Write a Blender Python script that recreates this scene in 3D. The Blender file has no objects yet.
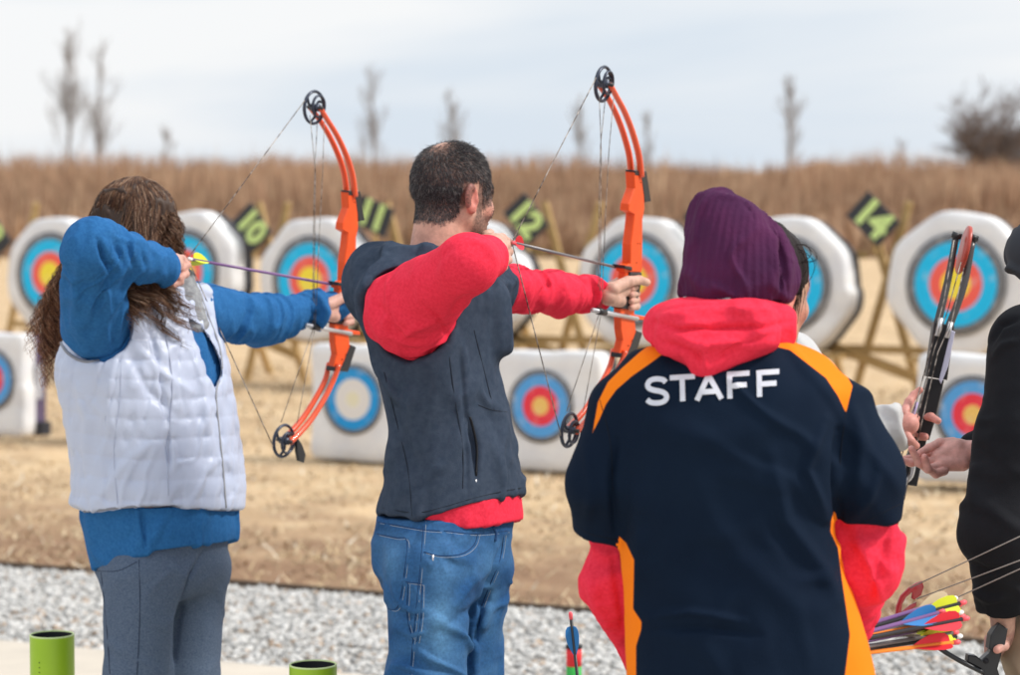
import bpy, math, random
import numpy as np
from mathutils import Vector
from mathutils.bvhtree import BVHTree
random.seed(7); RNG = np.random.default_rng(7)
C = bpy.context.scene.collection
sc = bpy.context.scene
# ------------------------------------------------------------------ camera: 85 mm, 1.65 m above ground
FPX = 2408.0; CAMH = 1.65; PITCH = math.atan((337.5 - 210.0) / FPX)
cp, sp_ = math.cos(PITCH), math.sin(PITCH)
CAM = np.array([0.0, 0.0, CAMH])
RV = np.array([1.0, 0, 0]); FV = np.array([0, cp, -sp_]); UV = np.array([0, sp_, cp])

def P(px, py, D):
    return CAM + D * FV + (px - 510) / FPX * D * RV - (py - 337.5) / FPX * D * UV

def proj(p):
    q = np.asarray(p) - CAM
    d = q @ FV
    return 510 + FPX * (q @ RV) / d, 337.5 - FPX * (q @ UV) / d

def ray(px, py):
    d = FV + (px - 510) / FPX * RV - (py - 337.5) / FPX * UV
    return d / np.linalg.norm(d)

def ground(px, py):
    d = ray(px, py)
    return CAM + d * (-CAM[2] / d[2])

def nrm(v):
    v = np.asarray(v, float); return v / np.linalg.norm(v)

def heading(deg):   # horizontal unit vector, 0 = away from the camera, 90 = to the right
    a = math.radians(deg); return np.array([math.sin(a), math.cos(a), 0.0])

# ------------------------------------------------------------------ objects
def tag(o, label=None, cat=None, group=None, kind=None):
    if label: o['label'] = label
    if cat: o['category'] = cat
    if group: o['group'] = group
    if kind: o['kind'] = kind
    return o

def thing(name, label, cat, loc=(0, 0, 0), group=None, rot=None):
    o = bpy.data.objects.new(name, None); C.objects.link(o); o.location = Vector(loc)
    o.empty_display_size = 0.05
    if rot is not None: o.rotation_euler = rot
    return tag(o, label, cat, group)

def mesh_obj(name, V, F, mat=None, parent=None, origin=None, smooth=True, col=None, attrs=None, mats=None, midx=None):
    """V, F in world space (or the parent's space when parent has a rotation); stored relative to origin / parent."""
    V = np.asarray(V, np.float64).reshape(-1, 3)
    off = np.zeros(3)
    if parent is not None:
        q_ = parent
        while q_ is not None: off = off + np.array(q_.location); q_ = q_.parent
    elif origin is not None: off = np.array(origin, float)
    me = bpy.data.meshes.new(name)
    me.from_pydata([], [], []) if False else None
    if isinstance(F, np.ndarray) and F.ndim == 2:
        n, k = F.shape
        me.vertices.add(len(V)); me.vertices.foreach_set('co', (V - off).astype(np.float32).ravel())
        me.loops.add(n * k); me.loops.foreach_set('vertex_index', F.astype(np.int32).ravel())
        me.polygons.add(n); me.polygons.foreach_set('loop_start', np.arange(0, n * k, k, dtype=np.int32))
        try: me.polygons.foreach_set('loop_total', np.full(n, k, np.int32))
        except Exception: pass
        me.update(calc_edges=True)
    else:
        me.from_pydata([tuple(v) for v in (V - off)], [], [list(map(int, f)) for f in F])
        me.update()
    if smooth: me.polygons.foreach_set('use_smooth', np.ones(len(me.polygons), bool))
    if col is not None:
        a = me.color_attributes.new('col', 'FLOAT_COLOR', 'POINT')
        c4 = np.ones((len(V), 4), np.float32); c4[:, :3] = col; a.data.foreach_set('color', c4.ravel())
    for k_, v_ in (attrs or {}).items():
        a = me.attributes.new(k_, 'FLOAT', 'POINT'); a.data.foreach_set('value', np.asarray(v_, np.float32))
    for m in (mats or ([mat] if mat else [])): me.materials.append(m)
    if midx is not None: me.polygons.foreach_set('material_index', np.asarray(midx, np.int32))
    o = bpy.data.objects.new(name, me); C.objects.link(o)
    if parent is not None: o.parent = parent
    elif origin is not None: o.location = Vector(off)
    return o

def copy_tree(o, parent=None):
    c = o.copy(); C.objects.link(c)
    if parent is not None: c.parent = parent
    for ch in list(o.children): copy_tree(ch, c)
    return c

class MB:
    """collects simple solids into one mesh"""
    def __init__(s): s.V = []; s.F = []; s.n = 0
    def add(s, V, F):
        V = np.asarray(V, float).reshape(-1, 3)
        s.V.append(V); s.F += [[int(i) + s.n for i in f] for f in F]; s.n += len(V); return s
    def tube(s, pts, r, k=8, cap=True, flat=None):
        V, F = tube(pts, r, k, cap, flat); return s.add(V, F)
    def build(s, name, mat, parent=None, smooth=True, **kw):
        o = mesh_obj(name, np.concatenate(s.V), s.F, mat, parent, smooth=smooth, **kw)
        return o

def tube(pts, r, k=8, cap=True, flat=None):
    """flat=(dir, ratio): squashed across dir"""
    pts = np.asarray(pts, float); n = len(pts)
    r = np.full(n, r, float) if np.isscalar(r) else np.asarray(r, float)
    T = np.gradient(pts, axis=0); T /= np.linalg.norm(T, axis=1)[:, None] + 1e-12
    up = np.array([0, 0, 1.0]) if abs(T[0][2]) < .9 else np.array([1.0, 0, 0])
    if flat is not None: up = np.asarray(flat[0], float)
    V = []; prev = None
    for i in range(n):
        a = up if (prev is None or flat is not None) else prev
        a = a - T[i] * (a @ T[i]); a /= np.linalg.norm(a) + 1e-12; prev = a
        b = np.cross(T[i], a)
        ra = r[i] * (flat[1] if flat is not None else 1)
        for j in range(k):
            t = 2 * math.pi * j / k
            V.append(pts[i] + a * math.cos(t) * ra + b * math.sin(t) * r[i])
    F = []
    for i in range(n - 1):
        for j in range(k):
            F.append([i * k + j, i * k + (j + 1) % k, (i + 1) * k + (j + 1) % k, (i + 1) * k + j])
    if cap: F.append(list(range(k))[::-1]); F.append([(n - 1) * k + j for j in range(k)])
    return np.array(V), F

def box(c, X, Y, Z):
    """centre and three half-vectors"""
    c, X, Y, Z = map(lambda a: np.asarray(a, float), (c, X, Y, Z))
    V = [c + i * X + j * Y + k * Z for k in (-1, 1) for j in (-1, 1) for i in (-1, 1)]
    F = [[0, 2, 3, 1], [4, 5, 7, 6], [0, 1, 5, 4], [2, 6, 7, 3], [0, 4, 6, 2], [1, 3, 7, 5]]
    return V, F

def prism(poly, nvec, half):
    """3-D planar polygon extruded +-half along nvec, small bevel ring"""
    poly = np.asarray(poly, float); n = len(poly); c = poly.mean(0)
    b = min(half * .35, .0025)
    def inset(p, d):
        out = []
        for i in range(n):
            e1 = nrm(p[i] - p[i - 1]); e2 = nrm(p[(i + 1) % n] - p[i])
            m = np.cross(nvec, e1) + np.cross(nvec, e2); m = m / (np.linalg.norm(m) + 1e-9)
            out.append(p[i] + m * d * sgn)
        return np.array(out)
    area = np.zeros(3)
    for i in range(n): area += np.cross(poly[i] - c, poly[(i + 1) % n] - c)
    sgn = 1.0 if area @ nvec > 0 else -1.0
    rings = [inset(poly, b) - nvec * half, poly - nvec * (half - b), poly + nvec * (half - b), inset(poly, b) + nvec * half]
    V = np.concatenate(rings); F = []
    for k in range(3):
        for i in range(n): F.append([k * n + i, k * n + (i + 1) % n, (k + 1) * n + (i + 1) % n, (k + 1) * n + i])
    F.append(list(range(n))[::-1]); F.append([3 * n + i for i in range(n)])
    if sgn < 0: F = [f[::-1] for f in F]
    return V, F

def spline(pts, m=8):
    pts = np.asarray(pts, float)
    if len(pts) < 3: return np.array([pts[0] + (pts[-1] - pts[0]) * t for t in np.linspace(0, 1, m + 1)])
    q = np.concatenate([[2 * pts[0] - pts[1]], pts, [2 * pts[-1] - pts[-2]]]); out = []
    for i in range(1, len(q) - 2):
        for t in np.linspace(0, 1, m, endpoint=False):
            a, b, c, d = q[i - 1:i + 3]
            out.append(.5 * ((2 * b) + (c - a) * t + (2 * a - 5 * b + 4 * c - d) * t * t + (3 * b - a - 3 * c + d) * t ** 3))
    out.append(pts[-1]); return np.array(out)

# ------------------------------------------------------------------ noise
def _hash(ix, iy, iz, seed):
    h = (ix.astype(np.int64) * 374761393 + iy.astype(np.int64) * 668265263 + iz.astype(np.int64) * 2147483647 + seed * 974711) & 0xffffffff
    h = ((h ^ (h >> 13)) * 1274126177) & 0xffffffff
    h = (h ^ (h >> 16)) & 0xffffffff
    return h.astype(np.float64) / 2147483648.0 - 1.0

def noise(p, seed=0):
    p = np.asarray(p, float); i = np.floor(p).astype(np.int64); f = p - i; f = f * f * (3 - 2 * f)
    r = 0
    for a in (0, 1):
        for b in (0, 1):
            for c in (0, 1):
                w = (f[:, 0] if a else 1 - f[:, 0]) * (f[:, 1] if b else 1 - f[:, 1]) * (f[:, 2] if c else 1 - f[:, 2])
                r = r + w * _hash(i[:, 0] + a, i[:, 1] + b, i[:, 2] + c, seed)
    return r

def fbm(p, seed=0, o=3):
    r = 0; a = 1.
    for k in range(o): r = r + a * noise(p * (2 ** k), seed + k); a *= .5
    return r

def ridge(p, seed=0):
    n = noise(p, seed) + .35 * noise(p * 2.1, seed + 5)
    return np.exp(-(n / .22) ** 2)

# ------------------------------------------------------------------ signed distance modelling
def smin(a, b, k):
    h = np.clip(.5 + .5 * (b - a) / k, 0, 1); return b * (1 - h) + a * h - k * h * (1 - h)
def smax(a, b, k): return -smin(-a, -b, k)

def cone(p, a, b, ra, rb):
    a = np.asarray(a, float); b = np.asarray(b, float); ba = b - a
    h = np.clip(((p - a) @ ba) / (ba @ ba), 0, 1)
    return np.linalg.norm(p - a - h[:, None] * ba, axis=1) - (ra + (rb - ra) * h)

def limb(p, pts, rad, k=.02):
    d = None
    for i in range(len(pts) - 1):
        e = cone(p, pts[i], pts[i + 1], rad[i], rad[i + 1]); d = e if d is None else smin(d, e, k)
    return d

def ell(p, c, r, R=None):
    q = p - np.asarray(c, float)
    if R is not None: q = q @ np.asarray(R, float).T
    r = np.asarray(r, float); k0 = np.linalg.norm(q / r, axis=1); k1 = np.linalg.norm(q / (r * r), axis=1)
    return k0 * (k0 - 1) / (k1 + 1e-9)

class Loft:
    """stack of rotated super-ellipses; rows are (py, xL, xR) silhouette rows seen at depth D"""
    def __init__(s, rows, D, bearing, k=1.3, pw=2.3, grow=0.0, smooth=2):
        s.s = heading(bearing); s.c = heading(bearing + 90); s.pw = pw
        R = []
        for r in rows:
            py, xl, xr = r[:3]; d = r[3] if len(r) > 3 else D
            c = P((xl + xr) / 2, py, d); w = (xr - xl) / 2 * d / FPX
            b = .965 * w / math.sqrt((k * s.s[0]) ** 2 + s.c[0] ** 2)
            R.append((c[2], c[0], c[1], k * b, b))
        R = np.array(sorted(R)); zz = np.linspace(R[0, 0], R[-1, 0], 160)
        cols = [np.interp(zz, R[:, 0], R[:, j]) for j in range(1, 5)]
        if smooth:
            n = 9; ker = np.hanning(n + 2)[1:-1]; ker /= ker.sum()
            for _ in range(smooth):
                cols = [np.convolve(np.pad(c_, n // 2, mode='edge'), ker, 'valid') for c_ in cols]
        s.z = zz; s.cols = cols; s.grow = grow; s.z0, s.z1 = R[0, 0], R[-1, 0]
    def __call__(s, p, grow=0.0):
        cx, cy, a, b = [np.interp(p[:, 2], s.z, c_) for c_ in s.cols]
        g = s.grow + grow; a = a + g; b = b + g
        dx = p[:, 0] - cx; dy = p[:, 1] - cy
        u = np.abs(dx * s.s[0] + dy * s.s[1]) / a; v = np.abs(dx * s.c[0] + dy * s.c[1]) / b
        rho = (u ** s.pw + v ** s.pw) ** (1 / s.pw)
        return (rho - 1) * np.minimum(a, b)
    def centre(s, z): return np.array([np.interp(z, s.z, s.cols[0]), np.interp(z, s.z, s.cols[1]), z])

def sdf_mesh(f, lo, hi, h):
    lo = np.asarray(lo, float); hi = np.asarray(hi, float); B = 4
    nb = np.maximum(1, np.ceil((hi - lo) / (h * B)).astype(int)) + 1
    g = [lo[i] + (np.arange(nb[i]) + .5) * h * B - h * .5 for i in range(3)]
    cc = np.stack(np.meshgrid(*g, indexing='ij'), -1).reshape(-1, 3)
    dc = f(cc); act = np.abs(dc) < h * B * .87 * 1.5 + h * 2
    n = nb * B
    fld = np.repeat(np.repeat(np.repeat(np.where(dc < 0, -1., 1.).reshape(nb) * h, B, 0), B, 1), B, 2).astype(np.float64)
    am = np.repeat(np.repeat(np.repeat(act.reshape(nb), B, 0), B, 1), B, 2)
    idx = np.argwhere(am); vals = np.empty(len(idx))
    for s in range(0, len(idx), 400000):
        vals[s:s + 400000] = f(lo + idx[s:s + 400000] * h)
    fld[am] = vals
    fld[0] = np.abs(fld[0]); fld[-1] = np.abs(fld[-1]); fld[:, 0] = np.abs(fld[:, 0]); fld[:, -1] = np.abs(fld[:, -1])
    fld[:, :, 0] = np.abs(fld[:, :, 0]); fld[:, :, -1] = np.abs(fld[:, :, -1])
    neg = fld < 0; N = np.array(fld.shape)
    cnt = np.zeros(N - 1, np.int8)
    for a in (0, 1):
        for b in (0, 1):
            for c in (0, 1): cnt += neg[a:N[0] - 1 + a, b:N[1] - 1 + b, c:N[2] - 1 + c]
    cells = np.argwhere((cnt > 0) & (cnt < 8))
    cid = -np.ones(N - 1, np.int64); cid[tuple(cells.T)] = np.arange(len(cells))
    acc = np.zeros((len(cells), 3)); k = np.zeros(len(cells))
    cor = [(a, b, c) for a in (0, 1) for b in (0, 1) for c in (0, 1)]
    for i in range(8):
        for j in range(i + 1, 8):
            d = np.array(cor[j]) - np.array(cor[i])
            if np.abs(d).sum() != 1: continue
            A = fld[tuple((cells + cor[i]).T)]; Bv = fld[tuple((cells + cor[j]).T)]
            m = (A < 0) != (Bv < 0); t = A / np.where(m, A - Bv, 1)
            acc += np.where(m[:, None], np.array(cor[i]) + t[:, None] * d, 0); k += m
    V = lo + (cells + acc / k[:, None]) * h
    F = []
    for ax in range(3):
        sl0 = [slice(None)] * 3; sl1 = [slice(None)] * 3; sl0[ax] = slice(0, -1); sl1[ax] = slice(1, None)
        a = neg[tuple(sl0)]; b = neg[tuple(sl1)]
        o1, o2 = (ax + 1) % 3, (ax + 2) % 3
        for flip, m in ((0, a & ~b), (1, ~a & b)):
            e = np.argwhere(m); e = e[(e[:, o1] > 0) & (e[:, o2] > 0) & (e[:, o1] < N[o1] - 1) & (e[:, o2] < N[o2] - 1)]
            d1 = np.zeros(3, int); d1[o1] = 1; d2 = np.zeros(3, int); d2[o2] = 1
            q = [cid[tuple((e - x).T)] for x in (d1 * 0, d1, d1 + d2, d2)]
            q = np.stack(q if not flip else q[::-1], 1); F.append(q)
    F = np.concatenate(F)
    return V, F[(F >= 0).all(1)]

def vnormals(V, F):
    n = np.cross(V[F[:, 2]] - V[F[:, 0]], V[F[:, 3]] - V[F[:, 1]])
    N = np.zeros_like(V)
    for k in range(4): np.add.at(N, F[:, k], n)
    return N / (np.linalg.norm(N, axis=1)[:, None] + 1e-12)

def relax(V, F, it=2, lam=.5):
    E = np.concatenate([F[:, [0, 1]], F[:, [1, 2]], F[:, [2, 3]], F[:, [3, 0]]])
    for _ in range(it):
        S = np.zeros_like(V); c = np.zeros(len(V))
        np.add.at(S, E[:, 0], V[E[:, 1]]); np.add.at(c, E[:, 0], 1)
        V = V + lam * (S / c[:, None] - V)
    return V

def poly_sd(x, y, poly):
    """signed pixel distance to a polygon, negative inside"""
    poly = np.asarray(poly, float); n = len(poly); d = np.full(len(x), 1e9); ins = np.zeros(len(x), bool)
    for i in range(n):
        a = poly[i]; b = poly[(i + 1) % n]; e = b - a; wx = x - a[0]; wy = y - a[1]
        t = np.clip((wx * e[0] + wy * e[1]) / (e @ e), 0, 1)
        d = np.minimum(d, np.hypot(wx - t * e[0], wy - t * e[1]))
        c = ((a[1] > y) != (b[1] > y)) & (x < (b[0] - a[0]) * (y - a[1]) / (b[1] - a[1] + 1e-12) + a[0]); ins ^= c
    return np.where(ins, -d, d)

# ------------------------------------------------------------------ materials
def srgb(r, g, b):
    f = lambda c: (c / 12.92 if c <= .04045 else ((c + .055) / 1.055) ** 2.4)
    return (f(r / 255), f(g / 255), f(b / 255))

def mat(name, col, rough=.8, col2=None, nscale=8, ndetail=4, bump=0, bscale=60, bdist=.002, metal=0, spec=.3, attr=None,
        sheen=0, stretch=None, weave=0, wrk=None, bump2=None, coat=0, mask=None, emis=None, sss=0):
    m = bpy.data.materials.new(name); m.use_nodes = True; nt = m.node_tree; N = nt.nodes; L = nt.links
    b = N['Principled BSDF']; b.inputs['Roughness'].default_value = rough; b.inputs['Metallic'].default_value = metal
    b.inputs['Specular IOR Level'].default_value = spec
    if sheen: b.inputs['Sheen Weight'].default_value = sheen; b.inputs['Sheen Roughness'].default_value = .5
    if coat: b.inputs['Coat Weight'].default_value = coat
    if sss: b.inputs['Subsurface Weight'].default_value = sss; b.inputs['Subsurface Radius'].default_value = (.01, .004, .002); b.inputs['Subsurface Scale'].default_value = 1.0
    tc = N.new('ShaderNodeTexCoord'); src = tc.outputs['Object']
    if stretch:
        mp = N.new('ShaderNodeMapping'); mp.inputs['Scale'].default_value = stretch; L.new(src, mp.inputs[0]); src = mp.outputs[0]
    if attr:
        a = N.new('ShaderNodeAttribute'); a.attribute_name = attr; cout = a.outputs['Color']
    else:
        rgb = N.new('ShaderNodeRGB'); rgb.outputs[0].default_value = (*col, 1); cout = rgb.outputs[0]
    if col2 is not None or attr:
        nz = N.new('ShaderNodeTexNoise'); nz.inputs['Scale'].default_value = nscale; nz.inputs['Detail'].default_value = ndetail
        nz.inputs['Roughness'].default_value = .6
        L.new(src, nz.inputs['Vector'])
        rp = N.new('ShaderNodeValToRGB'); rp.color_ramp.elements[0].position = .35; rp.color_ramp.elements[1].position = .65
        L.new(nz.outputs['Fac'], rp.inputs[0])
        mx = N.new('ShaderNodeMix'); mx.data_type = 'RGBA'
        if col2 is not None:
            L.new(rp.outputs[0], mx.inputs[0]); L.new(cout, mx.inputs[6]); mx.inputs[7].default_value = (*col2, 1)
        else:
            mx.blend_type = 'MULTIPLY'; mx.inputs[0].default_value = .25; L.new(cout, mx.inputs[6]); L.new(rp.outputs[0], mx.inputs[7])
        cout = mx.outputs[2]
    if mask is not None:   # list of (attribute, colour): colour where attribute < 0
        for an, mc in mask:
            a = N.new('ShaderNodeAttribute'); a.attribute_name = an
            mr = N.new('ShaderNodeMapRange'); mr.inputs[1].default_value = -.35; mr.inputs[2].default_value = .35
            mr.inputs[3].default_value = 1; mr.inputs[4].default_value = 0; L.new(a.outputs['Fac'], mr.inputs[0])
            mx = N.new('ShaderNodeMix'); mx.data_type = 'RGBA'; L.new(mr.outputs[0], mx.inputs[0]); L.new(cout, mx.inputs[6])
            mx.inputs[7].default_value = (*mc, 1); cout = mx.outputs[2]
    L.new(cout, b.inputs['Base Color'])
    nrm_out = None
    def addbump(fac, strength, dist):
        nonlocal nrm_out
        bp = N.new('ShaderNodeBump'); bp.inputs['Strength'].default_value = strength; bp.inputs['Distance'].default_value = dist
        L.new(fac, bp.inputs['Height'])
        if nrm_out is not None: L.new(nrm_out, bp.inputs['Normal'])
        nrm_out = bp.outputs[0]
    if bump:
        n2 = N.new('ShaderNodeTexNoise'); n2.inputs['Scale'].default_value = bscale; n2.inputs['Detail'].default_value = 5
        L.new(src, n2.inputs['Vector']); addbump(n2.outputs['Fac'], bump, bdist)
    if bump2:
        sc2, st2, di2, str2 = bump2
        mp = N.new('ShaderNodeMapping'); mp.inputs['Scale'].default_value = str2; L.new(tc.outputs['Object'], mp.inputs[0])
        n3 = N.new('ShaderNodeTexNoise'); n3.inputs['Scale'].default_value = sc2; n3.inputs['Detail'].default_value = 3
        n3.inputs['Distortion'].default_value = .6
        L.new(mp.outputs[0], n3.inputs['Vector']); addbump(n3.outputs['Fac'], st2, di2)
    if wrk:
        w = N.new('ShaderNodeTexNoise'); w.noise_type = 'RIDGED_MULTIFRACTAL'; w.inputs['Scale'].default_value = wrk[0]; w.inputs['Detail'].default_value = 3
        w.inputs['Distortion'].default_value = .9
        mp = N.new('ShaderNodeMapping'); mp.inputs['Scale'].default_value = wrk[3] if len(wrk) > 3 else (1, 1, .6); L.new(tc.outputs['Object'], mp.inputs[0])
        L.new(mp.outputs[0], w.inputs['Vector']); addbump(w.outputs['Fac'], wrk[1], wrk[2])
    if weave:
        w = N.new('ShaderNodeTexNoise'); w.inputs['Scale'].default_value = weave; w.inputs['Detail'].default_value = 2
        L.new(tc.outputs['Object'], w.inputs['Vector']); addbump(w.outputs['Fac'], .6, .0008)
    if nrm_out is not None: L.new(nrm_out, b.inputs['Normal'])
    return m
# ================================================================== light and sky
w = bpy.data.worlds.new("World"); sc.world = w; w.use_nodes = True
nt = w.node_tree; N = nt.nodes; L = nt.links; bg = N['Background']
SUN_EL, SUN_AZ = 44, 98     # azimuth as a heading: 0 away from the camera, 90 to the right
sky = N.new('ShaderNodeTexSky'); sky.sky_type = 'NISHITA'; sky.sun_disc = False
sky.sun_elevation = math.radians(SUN_EL); sky.sun_rotation = math.radians(SUN_AZ); sky.air_density = 1.0; sky.dust_density = 3
tc = N.new('ShaderNodeTexCoord'); mp = N.new('ShaderNodeMapping'); mp.inputs['Scale'].default_value = (1.5, 1.5, 13)
L.new(tc.outputs['Generated'], mp.inputs[0])
nz = N.new('ShaderNodeTexNoise'); nz.inputs['Scale'].default_value = 1.15; nz.inputs['Detail'].default_value = 5; nz.inputs['Roughness'].default_value = .5
nz.inputs['Distortion'].default_value = .35
mp.inputs['Location'].default_value = (2.3, .7, .15)
L.new(mp.outputs[0], nz.inputs['Vector'])
rp = N.new('ShaderNodeValToRGB'); e = rp.color_ramp.elements
e[0].position = .38; e[0].color = (7.2, 8.0, 8.9, 1); e[1].position = .54; e[1].color = (9.5, 9.6, 9.7, 1)
L.new(nz.outputs['Fac'], rp.inputs[0])
mx = N.new('ShaderNodeMix'); mx.data_type = 'RGBA'; mx.inputs[0].default_value = .93
sep = N.new('ShaderNodeSeparateXYZ'); L.new(tc.outputs['Generated'], sep.inputs[0]); gr = N.new('ShaderNodeMapRange'); gr.inputs[1].default_value = .1; gr.inputs[2].default_value = 1; gr.inputs[3].default_value = 1.0; gr.inputs[4].default_value = 1.35
L.new(sep.outputs['Z'], gr.inputs[0]); vm = N.new('ShaderNodeVectorMath'); vm.operation = 'SCALE'; L.new(rp.outputs[0], vm.inputs[0]); L.new(gr.outputs[0], vm.inputs['Scale'])
L.new(sky.outputs[0], mx.inputs[6]); L.new(vm.outputs[0], mx.inputs[7]); L.new(mx.outputs[2], bg.inputs[0]); bg.inputs[1].default_value = .1
sun = bpy.data.lights.new('sun', 'SUN'); sun.energy = 3.0; sun.angle = math.radians(8); sun.color = (1, .95, .88)
so = bpy.data.objects.new('sun', sun); C.objects.link(so)
sd = heading(SUN_AZ) * math.cos(math.radians(SUN_EL)) + np.array([0, 0, math.sin(math.radians(SUN_EL))])
so.rotation_euler = Vector(-sd).to_track_quat('-Z', 'Y').to_euler(); so.location = Vector(sd * 30)
cam = bpy.data.cameras.new('camera'); co = bpy.data.objects.new('camera', cam); C.objects.link(co); sc.camera = co
cam.sensor_width = 36; cam.lens = FPX / 1020 * 36; cam.clip_start = .1; cam.clip_end = 3000
co.location = (0, 0, CAMH); co.rotation_euler = (math.pi / 2 - PITCH, 0, 0)
cam.dof.use_dof = True; cam.dof.focus_distance = 4.95; cam.dof.aperture_fstop = 4.0
sc.view_settings.view_transform = 'Standard'; sc.view_settings.look = 'None'; sc.view_settings.exposure = 0.05
sc.cycles.max_bounces = 6; sc.cycles.diffuse_bounces = 3; sc.cycles.use_denoising = True

# ================================================================== ground
TH = 29.0
ex = heading(TH + 90); sx = heading(TH)           # along the target line / down range
def lmesh(name, V, F, m, parent, **kw):
    o = mesh_obj(name, V, F, m, None, **kw); o.parent = parent; return o

def field_mat():
    m = mat('dry_field', srgb(222, 190, 146), .95, bump=.8, bscale=25, bdist=.03, spec=.1)
    nt = m.node_tree; N = nt.nodes; L = nt.links; b = N['Principled BSDF']
    g = N.new('ShaderNodeNewGeometry')
    def nzz(scale, lo, hi, st=(1, 1, 1), d=6):
        mp = N.new('ShaderNodeMapping'); mp.inputs['Scale'].default_value = st; L.new(g.outputs['Position'], mp.inputs[0])
        n = N.new('ShaderNodeTexNoise'); n.inputs['Scale'].default_value = scale; n.inputs['Detail'].default_value = d; L.new(mp.outputs[0], n.inputs['Vector'])
        r = N.new('ShaderNodeMapRange'); r.inputs[1].default_value = lo; r.inputs[2].default_value = hi; L.new(n.outputs['Fac'], r.inputs[0]); return r.outputs[0]
    def mix(f, a, c):
        x = N.new('ShaderNodeMix'); x.data_type = 'RGBA'; L.new(f, x.inputs[0])
        if isinstance(a, tuple): x.inputs[6].default_value = (*a, 1)
        else: L.new(a, x.inputs[6])
        if isinstance(c, tuple): x.inputs[7].default_value = (*c, 1)
        else: L.new(c, x.inputs[7])
        return x.outputs[2]
    c = mix(nzz(1.3, .4, .62), (.66, .48, .29), (.52, .37, .215))
    c = mix(nzz(9, .45, .75), c, (.66, .52, .35))
    c = mix(nzz(30, .5, .8), c, (.30, .20, .115))
    # bare brown earth by the gravel edge (a real band of worn soil)
    sep = N.new('ShaderNodeVectorMath'); sep.operation = 'DOT_PRODUCT'; L.new(g.outputs['Position'], sep.inputs[0])
    sep.inputs[1].default_value = tuple(EDGE_N)
    r = N.new('ShaderNodeMapRange'); r.inputs[1].default_value = EDGE_D + .1; r.inputs[2].default_value = EDGE_D + 3.4
    r.inputs[3].default_value = .80; r.inputs[4].default_value = -.25
    L.new(sep.outputs['Value'], r.inputs[0])
    ad = N.new('ShaderNodeMath'); ad.operation = 'MULTIPLY_ADD'; ad.use_clamp = True
    L.new(nzz(2.2, .25, .75), ad.inputs[0]); ad.inputs[1].default_value = .7; L.new(r.outputs[0], ad.inputs[2])
    c = mix(ad.outputs[0], c, (.27, .168, .105))
    L.new(c, b.inputs['Base Color']); return m

e0 = ground(0, 563); e1 = ground(925, 636)
ed = nrm(e1 - e0); EDGE_N = np.array([-ed[1], ed[0], 0]);  EDGE_D = float(EDGE_N @ e0)
s0 = ground(0, 640); sd_off = float(EDGE_N @ s0)
def strip(name, d0, d1, z, m, t0=-30, t1=30, n=2):
    a = EDGE_N * d0; b = EDGE_N * d1
    V = [a + ed * t0, a + ed * t1, b + ed * t1, b + ed * t0]; V = np.array(V); V[:, 2] = z
    return mesh_obj(name, V, [[0, 1, 2, 3]], m, smooth=False)
FM = field_mat()
V = np.array([(-900, -200, -.03), (900, -200, -.03), (900, 1500, -.03), (-900, 1500, -.03)], float)
tag(mesh_obj('ground', V, [[0, 1, 2, 3]], FM, smooth=False), kind='structure')
gm = mat('gravel_bed', (.52, .50, .47), .95, (.36, .34, .32), 40, 5, bump=1, bscale=60, bdist=.01)
tag(strip('gravel_path', sd_off - .02, EDGE_D, -.022, gm), kind='structure')
# concrete slab with joints
cm = mat('concrete', (.58, .52, .44), .9, (.50, .45, .385), 3, 8, bump=.3, bscale=90, bdist=.002)
Vs = []; Fs = []
for k in range(6):
    d1 = sd_off - k * 1.0; d0 = d1 - .99 if k < 5 else d1 - 14
    for j in range(14):
        t0 = -14 + j * 2.0; t1 = t0 + 1.99
        c = EDGE_N * (d0 + d1) / 2 + ed * (t0 + t1) / 2; c = c + np.array([0, 0, -.02])
        v, f = box(c, ed * (t1 - t0) / 2, EDGE_N * (d1 - d0) / 2, np.array([0, 0, .02]))
        Fs += [[i + len(Vs) for i in q] for q in f]; Vs += list(v)
tag(mesh_obj('pavement', Vs, Fs, cm, smooth=False), kind='structure')
# dark edging strip between field and gravel
v, f = box(EDGE_N * EDGE_D + np.array([0, 0, -.015]), ed * 30, EDGE_N * .006, np.array([0, 0, .022]))
tag(mesh_obj('lawn_edging', v, f, mat('edging', (.10, .07, .05), .8), smooth=False), 'thin dark metal edging between the brown field and the grey gravel', 'edging')

def ico():
    import bmesh
    bm = bmesh.new(); bmesh.ops.create_icosphere(bm, subdivisions=1, radius=1); v = np.array([x.co[:] for x in bm.verts]); f = np.array([[q.index for q in x.verts] for x in bm.faces]); bm.free(); return v, f
IV, IF = ico()
def scatter_stones(n, dlo, dhi, tlo, thi, z, smin_, smax_, seed):
    r = np.random.default_rng(seed)
    d = r.uniform(dlo, dhi, n); t = r.uniform(tlo, thi, n); s = r.uniform(smin_, smax_, n) ** 1.0
    c = EDGE_N[None] * d[:, None] + ed[None] * t[:, None]; c[:, 2] = z + s * .25
    a = r.uniform(0, 6.28, n); sc3 = np.stack([s, s * r.uniform(.55, 1, n), s * r.uniform(.4, .8, n)], 1)
    v = IV[None] * (1 + .22 * r.standard_normal((n, len(IV), 1))) * sc3[:, None]
    x = v[..., 0] * np.cos(a)[:, None] - v[..., 1] * np.sin(a)[:, None]; y = v[..., 0] * np.sin(a)[:, None] + v[..., 1] * np.cos(a)[:, None]
    V = np.stack([x, y, v[..., 2]], -1) + c[:, None]
    F = IF[None] + (np.arange(n) * len(IV))[:, None, None]
    g = r.uniform(.40, .88, n); col = np.stack([g * 1.0, g * .985, g * .955], 1) * .86
    brown = r.random(n) < .08; col[brown] *= np.array([.8, .62, .48])
    return V.reshape(-1, 3), F.reshape(-1, 3), np.repeat(col, len(IV), 0)
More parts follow.
